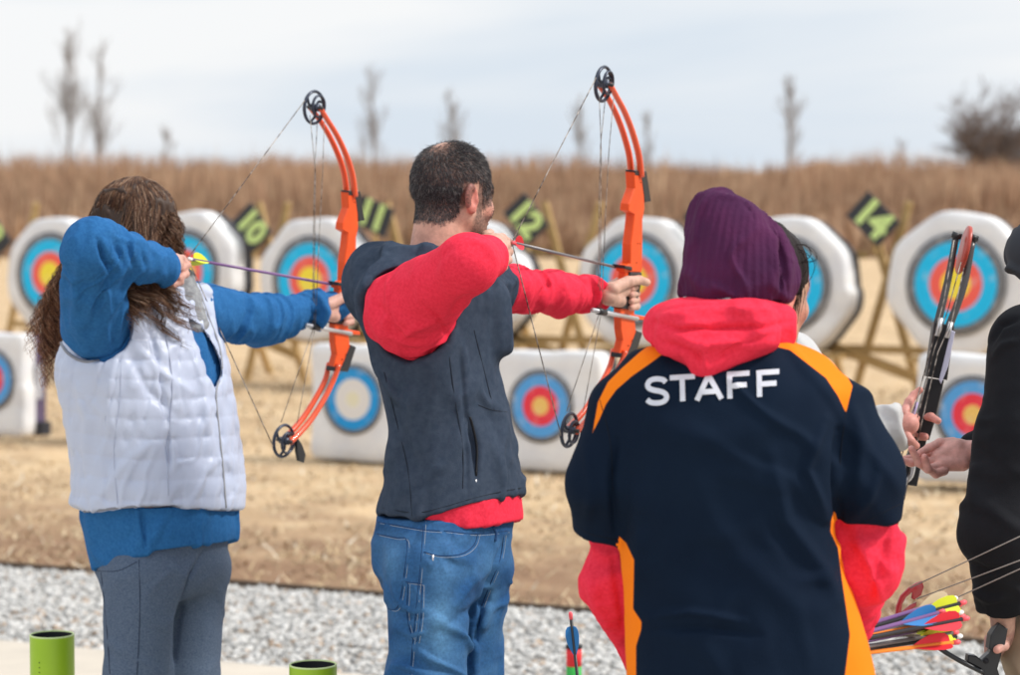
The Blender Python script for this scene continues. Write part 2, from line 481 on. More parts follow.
stm = mat('stone', (1, 1, 1), .9, attr='col', nscale=60, bump=.4, bscale=120, bdist=.003)
V, F, cl = scatter_stones(40000, sd_off + .0, EDGE_D - .01, -9.6, 2.2, -.02, .008, .021, 3)
tag(mesh_obj('gravel', V, F, stm, col=cl, smooth=False), kind='stuff')
# straw litter on the field
n = 60000; r = np.random.default_rng(5)
d = EDGE_D + .03 + r.uniform(0, 1, n) ** 1.7 * 13; t = r.uniform(-15, 3.5, n)
dens = noise(np.stack([d * .9, t * .9, d * 0], 1), 4) + .5 * noise(np.stack([d * 3, t * 3, d * 0], 1), 9)
keep = dens > r.uniform(-.9, .6, n); d, t, dens = d[keep], t[keep], dens[keep]; n = len(d)
c = EDGE_N[None] * d[:, None] + ed[None] * t[:, None]; c[:, 2] = -.03
a = r.uniform(0, 6.28, n); h = r.uniform(.008, .05, n); ln = r.uniform(.03, .11, n); wd = r.uniform(.003, .008, n) * (1 + (d - EDGE_D) / 8)
dr = np.stack([np.cos(a), np.sin(a), a * 0], 1); pr = np.stack([-np.sin(a), np.cos(a), a * 0], 1)
V = np.stack([c - pr * wd[:, None], c + pr * wd[:, None], c + dr * ln[:, None] + np.array([0, 0, 1]) * h[:, None]], 1)
F = np.arange(3 * n).reshape(n, 3)
pal = np.array([(.60, .45, .27), (.70, .56, .37), (.42, .29, .17), (.25, .17, .10), (.76, .68, .55)])
ci = r.choice(5, n, p=[.35, .25, .2, .13, .07]); cl = pal[ci] * r.uniform(.8, 1.1, (n, 1))
tag(mesh_obj('dry_grass', V.reshape(-1, 3), F, mat('straw', (1, 1, 1), .9, attr='col', nscale=3), col=np.repeat(cl, 3, 0), smooth=False), kind='stuff')

# ================================================================== brush at the far side
n = 46000; r = np.random.default_rng(11)
x = r.uniform(-34, 34, n); y = 84 + r.uniform(0, 1, n) ** 1.2 * 34
g = noise(np.stack([x * .22, y * .15, x * 0], 1), 3) + .6 * noise(np.stack([x * .8, y * .4, x * 0], 1), 8)
h = 1.8 + (y - 84) / 34 * 2.45 + .42 * g + r.exponential(.13, n)
edge = (y < 90); h[edge] *= r.uniform(.3, .9, edge.sum())
wd = r.uniform(.025, .075, n); a = r.uniform(0, 3.14, n); lean = r.normal(0, .22, (n, 2))
b = np.stack([x, y, x * 0 - .03], 1); pr = np.stack([np.cos(a), np.sin(a), a * 0], 1)
mid = b + np.stack([lean[:, 0] * .35, lean[:, 1] * .35, h * .55], 1); top = b + np.stack([lean[:, 0], lean[:, 1], h], 1)
V = np.stack([b - pr * wd[:, None] * .7, b + pr * wd[:, None] * .7, mid + pr * wd[:, None], top, mid - pr * wd[:, None]], 1)
F = np.concatenate([np.stack([np.arange(n) * 5 + k for k in q], 1) for q in ((0, 1, 2, 4),)]); F3 = np.stack([np.arange(n) * 5 + k for k in (4, 2, 3)], 1)
V2 = V.reshape(-1, 3)
pal = np.array([(.50, .31, .20), (.58, .385, .25), (.41, .255, .16), (.66, .475, .31), (.31, .19, .125)])
cl = pal[r.choice(5, n, p=[.34, .27, .2, .12, .07])] * r.uniform(.85, 1.1, (n, 1))
cl = cl * (.92 + .16 * g[:, None])
clv = np.repeat(cl, 5, 0)
bm_ = mat('brush_stalk', (1, 1, 1), .95, attr='col', nscale=1.5)
faces = [list(q) for q in F] + [list(q) for q in F3]
tag(mesh_obj('brush', V2, faces, bm_, col=clv, smooth=False), kind='stuff')
# low bank of tangled growth inside the brush (so that it is not see-through)
nx, ny = 260, 20
X, Y = np.meshgrid(np.linspace(-60, 60, nx), np.linspace(87, 125, ny)); p = np.stack([X.ravel(), Y.ravel()], 1)
q = np.concatenate([p, p[:, :1] * 0], 1)
Z = (p[:, 1] - 87) / 38 * 2.7 + 1.0 * (1 - np.exp(-(p[:, 1] - 87) / 2)) + .35 * noise(q * .5, 2) + .25 * noise(q * 1.7, 3)
Z = np.where(p[:, 1] < 87.1, -.1, Z); V = np.concatenate([p, Z[:, None]], 1)
idx = np.arange(nx * ny).reshape(ny, nx); F = np.stack([idx[:-1, :-1].ravel(), idx[:-1, 1:].ravel(), idx[1:, 1:].ravel(), idx[1:, :-1].ravel()], 1)
tag(mesh_obj('hill', V, F, mat('bank', (.49, .315, .20), .95, (.60, .42, .27), .5, 8, bump=1, bscale=3, bdist=.3)), kind='structure')

# ================================================================== bare trees
def grow(rnd, base, dirv, length, rad, depth, up, spread, out, nseg=4, child=(3, 5)):
    pts = [np.array(base)]; d = nrm(dirv)
    for i in range(nseg):
        d = nrm(d + rnd.normal(0, .10, 3) + np.array([0, 0, up])); pts.append(pts[-1] + d * length / nseg)
    rr = np.linspace(rad, rad * .45, nseg + 1); out.append((pts, rr, depth))
    if depth == 0: return
    for k in range(rnd.integers(*child)):
        t = rnd.uniform(.3, 1); i = min(int(t * nseg), nseg - 1); p = pts[i] + (pts[i + 1] - pts[i]) * (t * nseg - i)
        a = rnd.uniform(0, 6.28); side = np.array([math.cos(a), math.sin(a), 0])
        grow(rnd, p, nrm(d + side * spread), length * rnd.uniform(.5, .75), rad * .5, depth - 1, up, spread, out, 3, child)
def slender_tree(loc, H, seed, label, rad=.12, spread=.55, low=.25, nb=26):
    rnd = np.random.default_rng(seed); t = thing('bare_tree', label, 'tree', loc, 'bare young trees beyond the brush')
    tr = []; pts = [np.zeros(3)]
    for i in range(10): pts.append(pts[-1] + np.array([rnd.normal(0, .06), rnd.normal(0, .06), H / 10]))
    rr = np.linspace(rad, .015, 11); m = MB(); m.tube(pts, rr, 6); V = np.concatenate(m.V)
    lmesh('trunk', V, m.F, BARK, t)
    out = []
    for k in range(nb):
        u = rnd.uniform(low, .93); i = int(u * 10); p = np.array(pts[i]) + (np.array(pts[i + 1]) - pts[i]) * (u * 10 - i)
        a = rnd.uniform(0, 6.28); ln = H * .26 * (1 - u * .75) * rnd.uniform(.6, 1.2)
        grow(rnd, p, np.array([math.cos(a) * spread, math.sin(a) * spread, 1.0]), ln, .03, 2, .16, .45, out)
    m = MB()
    for pts_, r_, _ in out: m.tube(pts_, np.maximum(r_ * .9, .008), 3, False)
    lmesh('crown', np.concatenate(m.V), m.F, TWIG, t); return t
BARK = mat('bark', (.20, .17, .155), .95, (.28, .25, .23), 6); TWIG = mat('twig', (.34, .31, .29), .95)
def at_ground(px, D):
    p = P(px, 210, D); return (p[0], p[1], 0.0)
trees = [(68, 28, 118, 1, .13, 'tallest bare young tree at the far left above the brush', 34),
         (97, 52, 119, 2, .12, 'bare young tree just right of the tallest one at far left', 28),
         (375, 72, 122, 3, .11, 'thin bare tree on the horizon just left of the balding man', 26),
         (455, 88, 126, 4, .10, 'thin bare tree rising straight above the head of the man in the grey vest', 24),
         (580, 96, 128, 5, .09, 'faint bare tree behind the upper string of the right orange bow', 20),
         (648, 112, 128, 6, .08, 'short faint bare tree just right of the right orange bow limb', 16),
         (790, 78, 120, 7, .10, 'slim bare tree standing alone above the purple beanie', 26),
         (172, 128, 120, 8, .07, 'small bare sapling poking out of the brush behind the long haired woman', 12),
         (905, 140, 122, 9, .06, 'small bare sapling in the brush left of the round tree', 10)]
for px, py, D, sd_, rad, lab, nb in trees:
    H = CAMH + (210 - py) * D / FPX
    slender_tree(at_ground(px, D), H, sd_, lab, rad, nb=nb, low=.35 if H > 6 else .5)
rnd = np.random.default_rng(31); t = thing('bare_tree', 'broad round crowned bare tree on the horizon at the far right', 'tree', at_ground(990, 135))
H = CAMH + (210 - 104) * 135 / FPX; m = MB(); m.tube([(0, 0, 0), (.05, 0, 1.0), (0, .05, 2.4), (.05, 0, 4.6)], [.3, .26, .22, .17], 8)
lmesh('trunk', np.concatenate(m.V), m.F, BARK, t); out = []
for k in range(58):
    a = rnd.uniform(0, 6.28); zz = rnd.uniform(1.6, 4.6)
    grow(rnd, np.array([0, 0, zz]), np.array([math.cos(a) * .95, math.sin(a) * .95, rnd.uniform(.4, 1.5)]), rnd.uniform(1.8, 2.8), .10, 3, .05, .75, out, 4, (3, 5))
m = MB()
for pts_, r_, dp in out:
    m.tube(pts_, np.maximum(r_ * .6, .017), 3, False)
lmesh('crown', np.concatenate(m.V), m.F, mat('brown_twig', (.20, .155, .135), .95), t)

# ================================================================== targets, easels, number boards
WHITE = mat('white_cover', (.80, .80, .80), .8, (.70, .71, .74), 5, 4, bump=.5, bscale=7, bdist=.03)
SIDE = mat('dark_foam', (.022, .024, .03), .85, (.06, .06, .07), 9)
PURP = mat('purple_foam', (.13, .095, .17), .85, (.09, .07, .12), 9)
WOOD = mat('timber', (.52, .36, .16), .7, (.42, .27, .11), 5, 4, stretch=(1, 1, 6), bump=.2)

def ring_mat(name, stops, rmax, worn=None):
    m = bpy.data.materials.new(name); m.use_nodes = True; nt = m.node_tree; N = nt.nodes; L = nt.links; b = N['Principled BSDF']
    b.inputs['Roughness'].default_value = .6; b.inputs['Specular IOR Level'].default_value = .2
    tc = N.new('ShaderNodeTexCoord'); ln = N.new('ShaderNodeVectorMath'); ln.operation = 'LENGTH'; L.new(tc.outputs['Object'], ln.inputs[0])
    mr = N.new('ShaderNodeMath'); mr.operation = 'DIVIDE'; mr.inputs[1].default_value = rmax; L.new(ln.outputs['Value'], mr.inputs[0])
    rp = N.new('ShaderNodeValToRGB'); rp.color_ramp.interpolation = 'CONSTANT'; el = rp.color_ramp.elements
    el[0].position = 0; el[0].color = (*stops[0][1], 1); el[1].position = stops[1][0]; el[1].color = (*stops[1][1], 1)
    for p_, c_ in stops[2:]:
        x = el.new(p_); x.color = (*c_, 1)
    L.new(mr.outputs[0], rp.inputs[0]); cout = rp.outputs[0]
    nz = N.new('ShaderNodeTexNoise'); nz.inputs['Scale'].default_value = 14; nz.inputs['Detail'].default_value = 6; L.new(tc.outputs['Object'], nz.inputs['Vector'])
    r2 = N.new('ShaderNodeMapRange'); r2.inputs[1].default_value = .55; r2.inputs[2].default_value = .8; r2.inputs[4].default_value = .5; L.new(nz.outputs['Fac'], r2.inputs[0])
    mx = N.new('ShaderNodeMix'); mx.data_type = 'RGBA'; L.new(r2.outputs[0], mx.inputs[0]); L.new(cout, mx.inputs[6]); mx.inputs[7].default_value = (.72, .70, .66, 1)
    L.new(mx.outputs[2], b.inputs['Base Color']); return m
YEL, RED, BLU, BLK = (.93, .76, .07), (.92, .14, .11), (.02, .53, .90), (.13, .135, .15)
ln_ = lambda c: tuple(x * .8 for x in c)
def zones(y=YEL, r=RED, b=BLU, k=BLK, a=(.29, .53, .82)):
    return [(0, y), (a[0] / 2, ln_(y)), (a[0] / 2 + .012, y), (a[0], r), ((a[0] + a[1]) / 2, ln_(r)), ((a[0] + a[1]) / 2 + .012, r),
            (a[1], b), ((a[1] + a[2]) / 2, ln_(b)), ((a[1] + a[2]) / 2 + .012, b), (a[2], k), ((a[2] + 1) / 2, (.5, .5, .5)), ((a[2] + 1) / 2 + .012, k)]
FACE_BIG = ring_mat('target_paper', zones(), .316)
FACE_SMALL = ring_mat('target_paper_small', zones(y=(.85, .55, .16), r=(.80, .05, .08), b=(.10, .36, .74), a=(.25, .54, .84)), .236)
FACE_WORN = ring_mat('target_paper_worn', zones(y=(.78, .74, .55), r=(.74, .72, .70), b=(.02, .30, .68), a=(.22, .58, .86)), .236)

def block_mesh(R, t, ang, p, seed, rot=0, squash=(1, 1)):
    n = 96; th = np.linspace(0, 2 * math.pi, n, endpoint=False); rn = np.random.default_rng(seed)
    rr = sum(np.abs(np.cos(th - a - rot)) ** p for a in ang) ** (-1 / p) * R
    wob = 1 + .022 * np.interp(th, np.linspace(0, 2 * math.pi, 9), np.r_[rn.normal(0, 1, 8), 0]) + .008 * np.sin(th * 7 + seed)
    rr = rr * wob
    prof = [(.0, .012), (.4, .004), (.80, .0), (.955, .006), (.99, .022), (1.0, .05), (1.0, t * .5), (.995, t - .03), (.95, t)]
    V = []; F = []
    for f, y in prof[1:]:
        V.append(np.stack([rr * f * np.cos(th) * squash[0], np.full(n, y), rr * f * np.sin(th) * squash[1]], 1))
    V = np.concatenate(V); k = len(prof) - 1
    # cloth puckers on the front rim
    q = V * np.array([6, 6, 6]); V[:, 1] += .013 * noise(q + seed, 3) * (V[:, 1] < .06)
    for i in range(k - 1):
        for j in range(n): F.append([i * n + j, (i + 1) * n + j, (i + 1) * n + (j + 1) % n, i * n + (j + 1) % n])
    F.append([j for j in range(n)][::1]); F.append([(k - 1) * n + j for j in range(n)][::-1])
    mi = []
    for i in range(k - 1): mi += [0 if i < 5 else 1] * n
    mi += [0, 1]
    return V, F, mi
def face_mesh(R, y=-.006):
    n = 64; V = []; F = []
    for f in (.0001, .3, .6, .85, 1.0):
        a = np.linspace(0, 2 * math.pi, n, endpoint=False); V.append(np.stack([R * f * np.cos(a), np.full(n, y), R * f * np.sin(a)], 1))
    for i in range(4):
        for j in range(n): F.append([i * n + j, (i + 1) * n + j, (i + 1) * n + (j + 1) % n, i * n + (j + 1) % n])
    F.append(list(range(n))); b = len(np.concatenate(V)); V.append(V[-1] + np.array([0, .004, 0])); i = 4
    for j in range(n): F.append([i * n + j, (i + 1) * n + j, (i + 1) * n + (j + 1) % n, i * n + (j + 1) % n])
    return np.concatenate(V), F
OCT = [0, math.pi / 4, math.pi / 2, 3 * math.pi / 4]; SQ = [0, math.pi / 2]
RZ = -math.radians(TH)
def target(px, py, D, R, t, ang, p, seed, label, fm, fr, group, side, fd=(0, 0), tilt=-3, squash=(1, 1), rot=0):
    o = thing('archery_target', label, 'target', P(px, py, D), group, (math.radians(tilt), 0, RZ))
    V, F, mi = block_mesh(R, t, ang, p, seed, rot, squash); lmesh('block', V, F, None, o, mats=[WHITE, side], midx=mi)
    V, F = face_mesh(fr); f = lmesh('face', V, F, fm, o); f.location = (fd[0], -.002, fd[1]); return o
def easel(px, D, label):
    c = P(px, 210, D); o = thing('target_stand', label, 'stand', (c[0], c[1], -.03), 'timber easels behind the raised targets', (0, 0, RZ))
    def bar(name, a, b, w=.033, d=.02):
        a = np.array(a, float); b = np.array(b, float); T = nrm(b - a); X = nrm(np.cross(T, [0, 1, 0])); Y = np.cross(T, X)
        v, f = box((a + b) / 2, X * w, Y * d, T * np.linalg.norm(b - a) / 2); lmesh(name, v, f, WOOD, o, smooth=False)
    bar('leg', (-1.08, .48, 0), (-.56, .46, 1.75)); bar('leg', (1.08, .48, 0), (.56, .46, 1.75)); bar('rear_leg', (0, 1.45, 0), (0, .5, 1.55))
    bar('crossbar', (-.90, .44, .50), (.95, .44, .50)); bar('crossbar', (-.58, .44, 1.3), (.58, .44, 1.3)); bar('shelf', (-.45, .24, .44), (.45, .24, .44), .02, .17)
    bar('brace', (.28, .40, .52), (1.03, .42, .27), .045)
    return o
GB = 'raised round faced targets along the far line'; GS = 'square targets standing on the ground'
DL = lambda px: None
big = [(50, 274, 18.0, 'octagonal white target behind the woman’s raised blue elbow, leftmost of the raised row'),
       (184, 272, 17.47, 'white target half hidden behind the woman’s face and drawing hand'),
       (310, 280, 16.9, 'white target framed by the left orange bow and crossed by the purple arrow'),
       (466, 283, 16.3, 'white target almost wholly hidden behind the man’s neck and red sleeve'),
       (634, 280, 15.75, 'white target directly behind the right orange bow and the man’s gripping hand'),
       (784, 285, 15.17, 'white target partly hidden by the purple beanie, left of board 14'),
       (956, 284, 14.6, 'white target behind the upright black bow at the far right')]
for i, (px, py, D, lab) in enumerate(big):
    lab = lab.replace('’s', '')
    KB = 1.34; D = D * KB
    target(px, py, D, .43, .29, OCT, 17, 10 + i, lab, FACE_BIG, .316, GB, SIDE, rot=RNG.uniform(-.1, .1)).scale = (KB, KB, KB)
    easel(px, D, ['timber easel behind the leftmost raised target', 'timber easel behind the target by the woman drawing hand', 'timber easel behind the target crossed by the purple arrow',
                  'timber easel visible under the outstretched red sleeve of the man', 'timber easel behind the target at the right orange bow',
                  'timber easel with splayed leg showing right of the purple beanie', 'timber easel behind the target at the upright black bow'][i])
small = [(-17, 383, 18.0, 'white square target with purple side, cut by the left edge of the photo', FACE_SMALL, PURP),
         (109, 388, 17.2, 'white square target hidden behind the woman’s back'.replace('’s', ''), FACE_SMALL, SIDE),
         (357, 404, 15.9, 'white square target with faded pale centre behind the man waist', FACE_WORN, SIDE),
         (545, 411, 15.3, 'white square target with vivid red ring between the man and the staff shirt', FACE_SMALL, SIDE),
         (978, 420, 14.3, 'white square target behind the open gesturing hand', FACE_SMALL, SIDE)]
for i, (px, py, D, lab, fm, side) in enumerate(small):
    o = target(px, py, D, .385, .28, SQ, 16, 40 + i, lab, fm, .236, GS, side, fd=((.075 if i == 0 else -.03), .03), tilt=-2)
    if i == 0:   # grey carrying strap on the purple side
        v, f = box((.392, .17, .02), (.004, 0, 0), (0, .035, 0), (0, 0, .13)); lmesh('strap', v, f, mat('grey_web', (.42, .42, .46), .8), o, smooth=False)
        v, f = box((.41, .2, -.33), (.03, 0, 0), (0, .06, 0), (0, 0, .05)); lmesh('foot', v, f, SIDE, o, smooth=False)
# number boards
BOARD = mat('board_black', (.045, .048, .055), .7); GREEN = mat('lime_paint', (.62, .80, .30), .6)
def board(px, py, D, txt, rot, label):
    D = D * 1.34; c = P(px, py, D); o = thing('number_sign', label, 'sign', c, 'black lane number boards', (0, 0, RZ))
    R = math.radians(rot); X = np.array([math.cos(R), 0, math.sin(R)]); Z = np.array([-math.sin(R), 0, math.cos(R)])
    v, f = box((0, 0, 0), X * .145, np.array([0, .008, 0]), Z * .105); lmesh('board', v, f, BOARD, o, smooth=False)
    v, f = box((0, .03, -.1), (.012, 0, 0), (0, .012, 0), (0, 0, .12)); lmesh('bracket', v, f, WOOD, o, smooth=False)
    cu = bpy.data.curves.new('number', 'FONT'); cu.body = txt; cu.size = .25; cu.align_x = 'CENTER'; cu.align_y = 'CENTER'; cu.offset = .010; cu.extrude = .002
    cu.space_character = .92
    t = bpy.data.objects.new('tmp', cu); C.objects.link(t); dg = bpy.context.evaluated_depsgraph_get(); me = bpy.data.meshes.new_from_object(t.evaluated_get(dg))
    bpy.data.objects.remove(t); V = np.array([q.co[:] for q in me.vertices]); F = [list(q.vertices) for q in me.polygons]
    V = V[:, 0:1] * X + V[:, 1:2] * Z + V[:, 2:3] * np.array([0, -1, 0]) + np.array([0, -.0125, 0])
    lmesh('number', V, F, GREEN, o, smooth=False); o.scale = (1.34,) * 3
board(252, 227, 17.35, '10', -50, 'black board with green 10 between the two left raised targets')
board(373, 216, 16.8, '11', -22, 'black board with green 11 just left of the balding man')
board(526, 219, 16.2, '12', -50, 'black board with green 12 right of the man face')
board(873, 219, 15.1, '14', -43, 'black board with green 14 right of the purple beanie')
board(-6, 236, 18.4, '8', -50, 'black board whose tip shows at the left edge of the photo')
board(708, 222, 15.6, '13', -45, 'black lane board hidden behind the purple beanie')

# ================================================================== floor quivers
LIME = mat('lime_tube', (.36, .58, .02), .38, (.31, .52, .02), 4, spec=.5); INN = mat('tube_inside', (.02, .02, .025), .7); RIM = mat('tube_rim', (.62, .75, .35), .5)
def quiver(px, py, D, label, r=.054, tm=LIME, z0=0.0, name='floor_quiver', grp='green floor quiver tubes', foot=True):
    c = P(px, py, D); H = c[2]; o = thing(name, label, 'quiver', (c[0], c[1], z0), grp)
    n = 40; a = np.linspace(0, 2 * math.pi, n, endpoint=False)
    def rings(pr):
        V = np.concatenate([np.stack([q * np.cos(a), q * np.sin(a), np.full(n, z)], 1) for q, z in pr]); F = []
        for i in range(len(pr) - 1):
            for j in range(n): F.append([i * n + j, i * n + (j + 1) % n, (i + 1) * n + (j + 1) % n, (i + 1) * n + j])
        return V, F
    h = H - z0
    lmesh('tube', *rings([(r, .02), (r, h * .5), (r, h - .0035)]), tm, o); lmesh('inner_wall', *rings([(r - .0035, h - .003), (r - .0035, .03), (.001, .03)]), INN, o)
    lmesh('rim', *rings([(r, h - .0035), (r + .0008, h - .002), (r - .001, h), (r - .003, h), (r - .0035, h - .003)]), RIM, o)
    if foot: lmesh('base_plate', *rings([(.001, .0), (.11, 0), (.11, .018), (r + .006, .022), (r + .004, .05), (r - .001, .05)]), INN, o)
    for k in range(3):
        d = nrm([-.45 + .0, -1, 0]); v, f = tube([d * (r - .001) + np.array([0, 0, h - .062 - k * .012]), d * (r + .0008) + np.array([0, 0, h - .062 - k * .012])], .0016, 6)
        lmesh('screw_hole', v, f, INN, o)
    return o
quiver(52, 634, 5.9, 'yellow green quiver tube at the left beside the woman leg')
quiver(313, 664, 5.45, 'yellow green quiver tube between the woman and the man')
qc = quiver(575, 690, 5.0, 'yellow green quiver tube below the frame holding the blue fletched arrow')
# red and green banded tube behind
m1 = mat('red_band', (.75, .03, .04), .5); m2 = mat('green_band', (.04, .42, .07), .5)
c = P(574, 648, 6.9); o = thing('arrow_tube', 'blurred red and green banded tube behind the blue fletched arrow', 'tube', (c[0], c[1], -.02))
h = c[2] + .02; r_ = .022
for nm, za, zb, mm in (('red_band', h - .052, h, m1), ('green_band', h - .16, h - .052, m2), ('lower_band', 0, h - .16, m1), ('cap', h, h + .008, INN)):
    v, f = tube([(0, 0, za), (0, 0, zb)], r_ if nm != 'cap' else r_ + .002, 24); lmesh(nm, v, f, mm, o)
# ================================================================== heads and hands
def frame(yaw, pitch=0, roll=0):
    """rows: right, forward, up of a head that looks along heading yaw"""
    f = heading(yaw); r = heading(yaw + 90); u = np.array([0, 0, 1.0]); p = math.radians(pitch)
    f2 = f * math.cos(p) + u * math.sin(p); u2 = -f * math.sin(p) + u * math.cos(p); q = math.radians(roll)
    r2 = r * math.cos(q) - u2 * math.sin(q); u3 = r * math.sin(q) + u2 * math.cos(q)
    return np.array([r2, f2, u3])

def head_sdf(q, fat=0.0):
    x = np.abs(q[:, 0]); m = np.stack([x, q[:, 1], q[:, 2]], 1)
    d = ell(q, (0, -.012, .032), (.0755, .097, .087))
    d = smin(d, ell(q, (0, .028, -.035), (.056 + fat, .062, .08)), .03)
    d = smin(d, cone(m, (.050 + fat, -.008, -.048), (.012, .066, -.098), .020, .017), .03)
    d = smin(d, cone(m, (.0, .080, .022), (.036, .070, .020), .011, .010), .018)
    d = smin(d, ell(m, (.034, .064, -.028), (.022, .018, .02)), .02)
    d = smax(d, -ell(m, (.031, .095, .0), (.017, .014, .012)), .012)
    d = smin(d, ell(m, (.031, .070, .001), (.013, .013, .0125)), .002)
    d = smin(d, cone(q, (0, .086, .010), (0, .109, -.028), .007, .0095), .012)
    d = smin(d, ell(m, (.011, .096, -.031), (.008, .009, .007)), .006)
    d = smin(d, ell(q, (0, .083, -.060), (.026, .013, .0075)), .006); d = smin(d, ell(q, (0, .082, -.071), (.022, .013, .0085)), .006)
    d = smax(d, -ell(q, (0, .099, -.0655), (.024, .010, .0016)), .003)
    d = smin(d, ell(q, (0, .078, -.1), (.020, .017, .016)), .02)
    # ears
    e = q.copy(); e[:, 0] = x; a = math.radians(18); ey = e[:, 1] + .014; ez = e[:, 2] + .004
    ca, sa = math.cos(a), math.sin(a); E = np.stack([e[:, 0] - .079 - .25 * np.maximum(0, -ey), ey * ca + ez * sa * 0.3, ez], 1)
    outer = ell(E, (0, 0, 0), (.0095, .019, .033)); bowl = ell(E, (.009, .004, .003), (.0075, .011, .021)); ear = smax(outer, -bowl, .004)
    ear = smin(ear, ell(E, (.001, .003, -.026), (.006, .009, .009)), .005); ear = smin(ear, ell(E, (.0, .014, -.004), (.006, .005, .008)), .004)
    d = smin(d, ear, .006)
    return d

def head_mesh(c, Rm, neck_to, fat=0, rn=.056, rn2=.062, h=.0028, skin=(.60, .32, .24), beard=None, skin2=(.70, .22, .18)):
    f = lambda p: smin(head_sdf((p - c) @ Rm.T, fat), cone(p, c + Rm.T @ np.array([0, -.028, -.045]), np.asarray(neck_to, float), rn, rn2), .02)
    lo = np.minimum(c - .16, np.asarray(neck_to) - .1); hi = np.maximum(c + .16, np.asarray(neck_to) + .1)
    V, F = sdf_mesh(f, lo, hi, h); q = (V - c) @ Rm.T; x = np.abs(q[:, 0])
    col = np.tile(np.array(skin), (len(V), 1))
    red = np.clip(1 - ell(np.stack([x, q[:, 1], q[:, 2]], 1), (.084, -.014, -.004), (.012, .022, .035)) / .006, 0, 1)[:, None]
    col = col * (1 - red * .75) + np.array(skin2) * red * .75
    ck = np.exp(-((x - .042) ** 2 + (q[:, 1] - .06) ** 2 + (q[:, 2] + .035) ** 2) / .0006)[:, None] * .5
    nk = np.clip((-.06 - q[:, 2]) / .05, 0, 1)[:, None] * (q[:, 1] < .03)[:, None] * .35
    col = col * (1 - ck - nk * .6) + np.array(skin2) * (ck + nk * .6)
    lip = np.clip(1 - ell(q, (0, .084, -.066), (.025, .02, .015)) / .003, 0, 1)[:, None] * (q[:, 1] > .07)[:, None]; col = col * (1 - .7 * lip) + np.array((.50, .14, .13)) * .7 * lip
    eye = (ell(np.stack([x, q[:, 1], q[:, 2]], 1), (.031, .075, .001), (.0125, .016, .0065)) < .0)
    col[eye] = (.75, .72, .70); iris = ((x - .031) ** 2 + (q[:, 2] - .001) ** 2 < .0055 ** 2) & (q[:, 1] > .06); col[iris] = (.05, .03, .02)
    bro = (np.abs(q[:, 2] - .024 - .08 * np.minimum(0, .045 - x)) < .005) & (x > .012) & (x < .05) & (q[:, 1] > .05); col[bro] = (.05, .035, .025)
    if beard is not None:
        b = beard(q, x); col = col * (1 - b[:, None]) + np.array((.07, .05, .045)) * b[:, None]
    return V, F, col

def hand_mesh(chains, h=.0016, k=.006, skin=(.62, .33, .26), skin2=(.72, .25, .21), tips=None):
    """chains: list of (points, radii); the first ones form the palm"""
    pts = np.concatenate([np.asarray(c_[0]) for c_ in chains]); lo = pts.min(0) - .05; hi = pts.max(0) + .05
    def f(p):
        d = None
        for c_ in chains:
            kk = c_[2] if len(c_) > 2 else k
            e = limb(p, c_[0], c_[1], .004); d = e if d is None else smin(d, e, kk)
        return d
    V, F = sdf_mesh(f, lo, hi, h); col = np.tile(np.array(skin), (len(V), 1))
    n = fbm(V * 60, 3)[:, None]; col = col * (1 + .06 * n)
    for c_ in chains:   # redder knuckles and tips, paler nails
        if len(c_[0]) >= 3:
            for j in range(1, len(c_[0])):
                w_ = np.exp(-np.sum((V - np.asarray(c_[0][j])) ** 2, 1) / (.009 ** 2))[:, None] * (.55 if j == len(c_[0]) - 1 else .35)
                col = col * (1 - w_) + np.array(skin2) * w_
    return V, F, col

def join(parts):
    Vs, Fs, Cs = [], [], []; n = 0
    for V, F, col in parts: Vs.append(V); Fs.append(F + n); Cs.append(col if isinstance(col, np.ndarray) and col.ndim == 2 else np.tile(np.array(col), (len(V), 1))); n += len(V)
    return np.concatenate(Vs), np.concatenate(Fs), np.concatenate(Cs)

SKIN = mat('skin', (1, 1, 1), .5, attr='col', nscale=55, bump=.5, bscale=160, bdist=.0012, spec=.3, sss=.05)

def bounds(pts, m):
    pts = np.asarray(pts, float).reshape(-1, 3); return pts.min(0) - m, pts.max(0) + m

def garment(f, lo, hi, h=.0045, wr=(), sm=1):
    """mesh of f, then cloth folds: wr = list of (amp, fx, fy, fz basis matrix rows*freq, mask fn, seed)"""
    V, F = sdf_mesh(f, lo, hi, h)
    if sm: V = relax(V, F, sm)
    for w_ in wr:
        n = vnormals(V, F); V = V + n * w_(V)[:, None]
    return V, F

def folds(amp, B, seed=0, mask=None, bias=.25):
    B = np.asarray(B, float)
    def g(V):
        q = 1.2 * (V @ B.T); q = q + .6 * np.stack([noise(V * 7, seed + 1), noise(V * 7, seed + 2), noise(V * 7, seed + 3)], 1)
        d = amp * 2.1 * (ridge(q, seed) - bias)
        return d * mask(V) if mask is not None else d
    return g

def basis(axis, along, across):
    """noise frequencies: `along` per metre along axis, `across` per metre in the other directions"""
    a = nrm(axis); u = nrm(np.cross(a, [0.3, .5, .8])); v = np.cross(a, u)
    return np.array([a * along, u * across, v * across])

def near(c, r):
    c = np.asarray(c, float); return lambda V: np.exp(-np.sum((V - c) ** 2, 1) / (r * r))

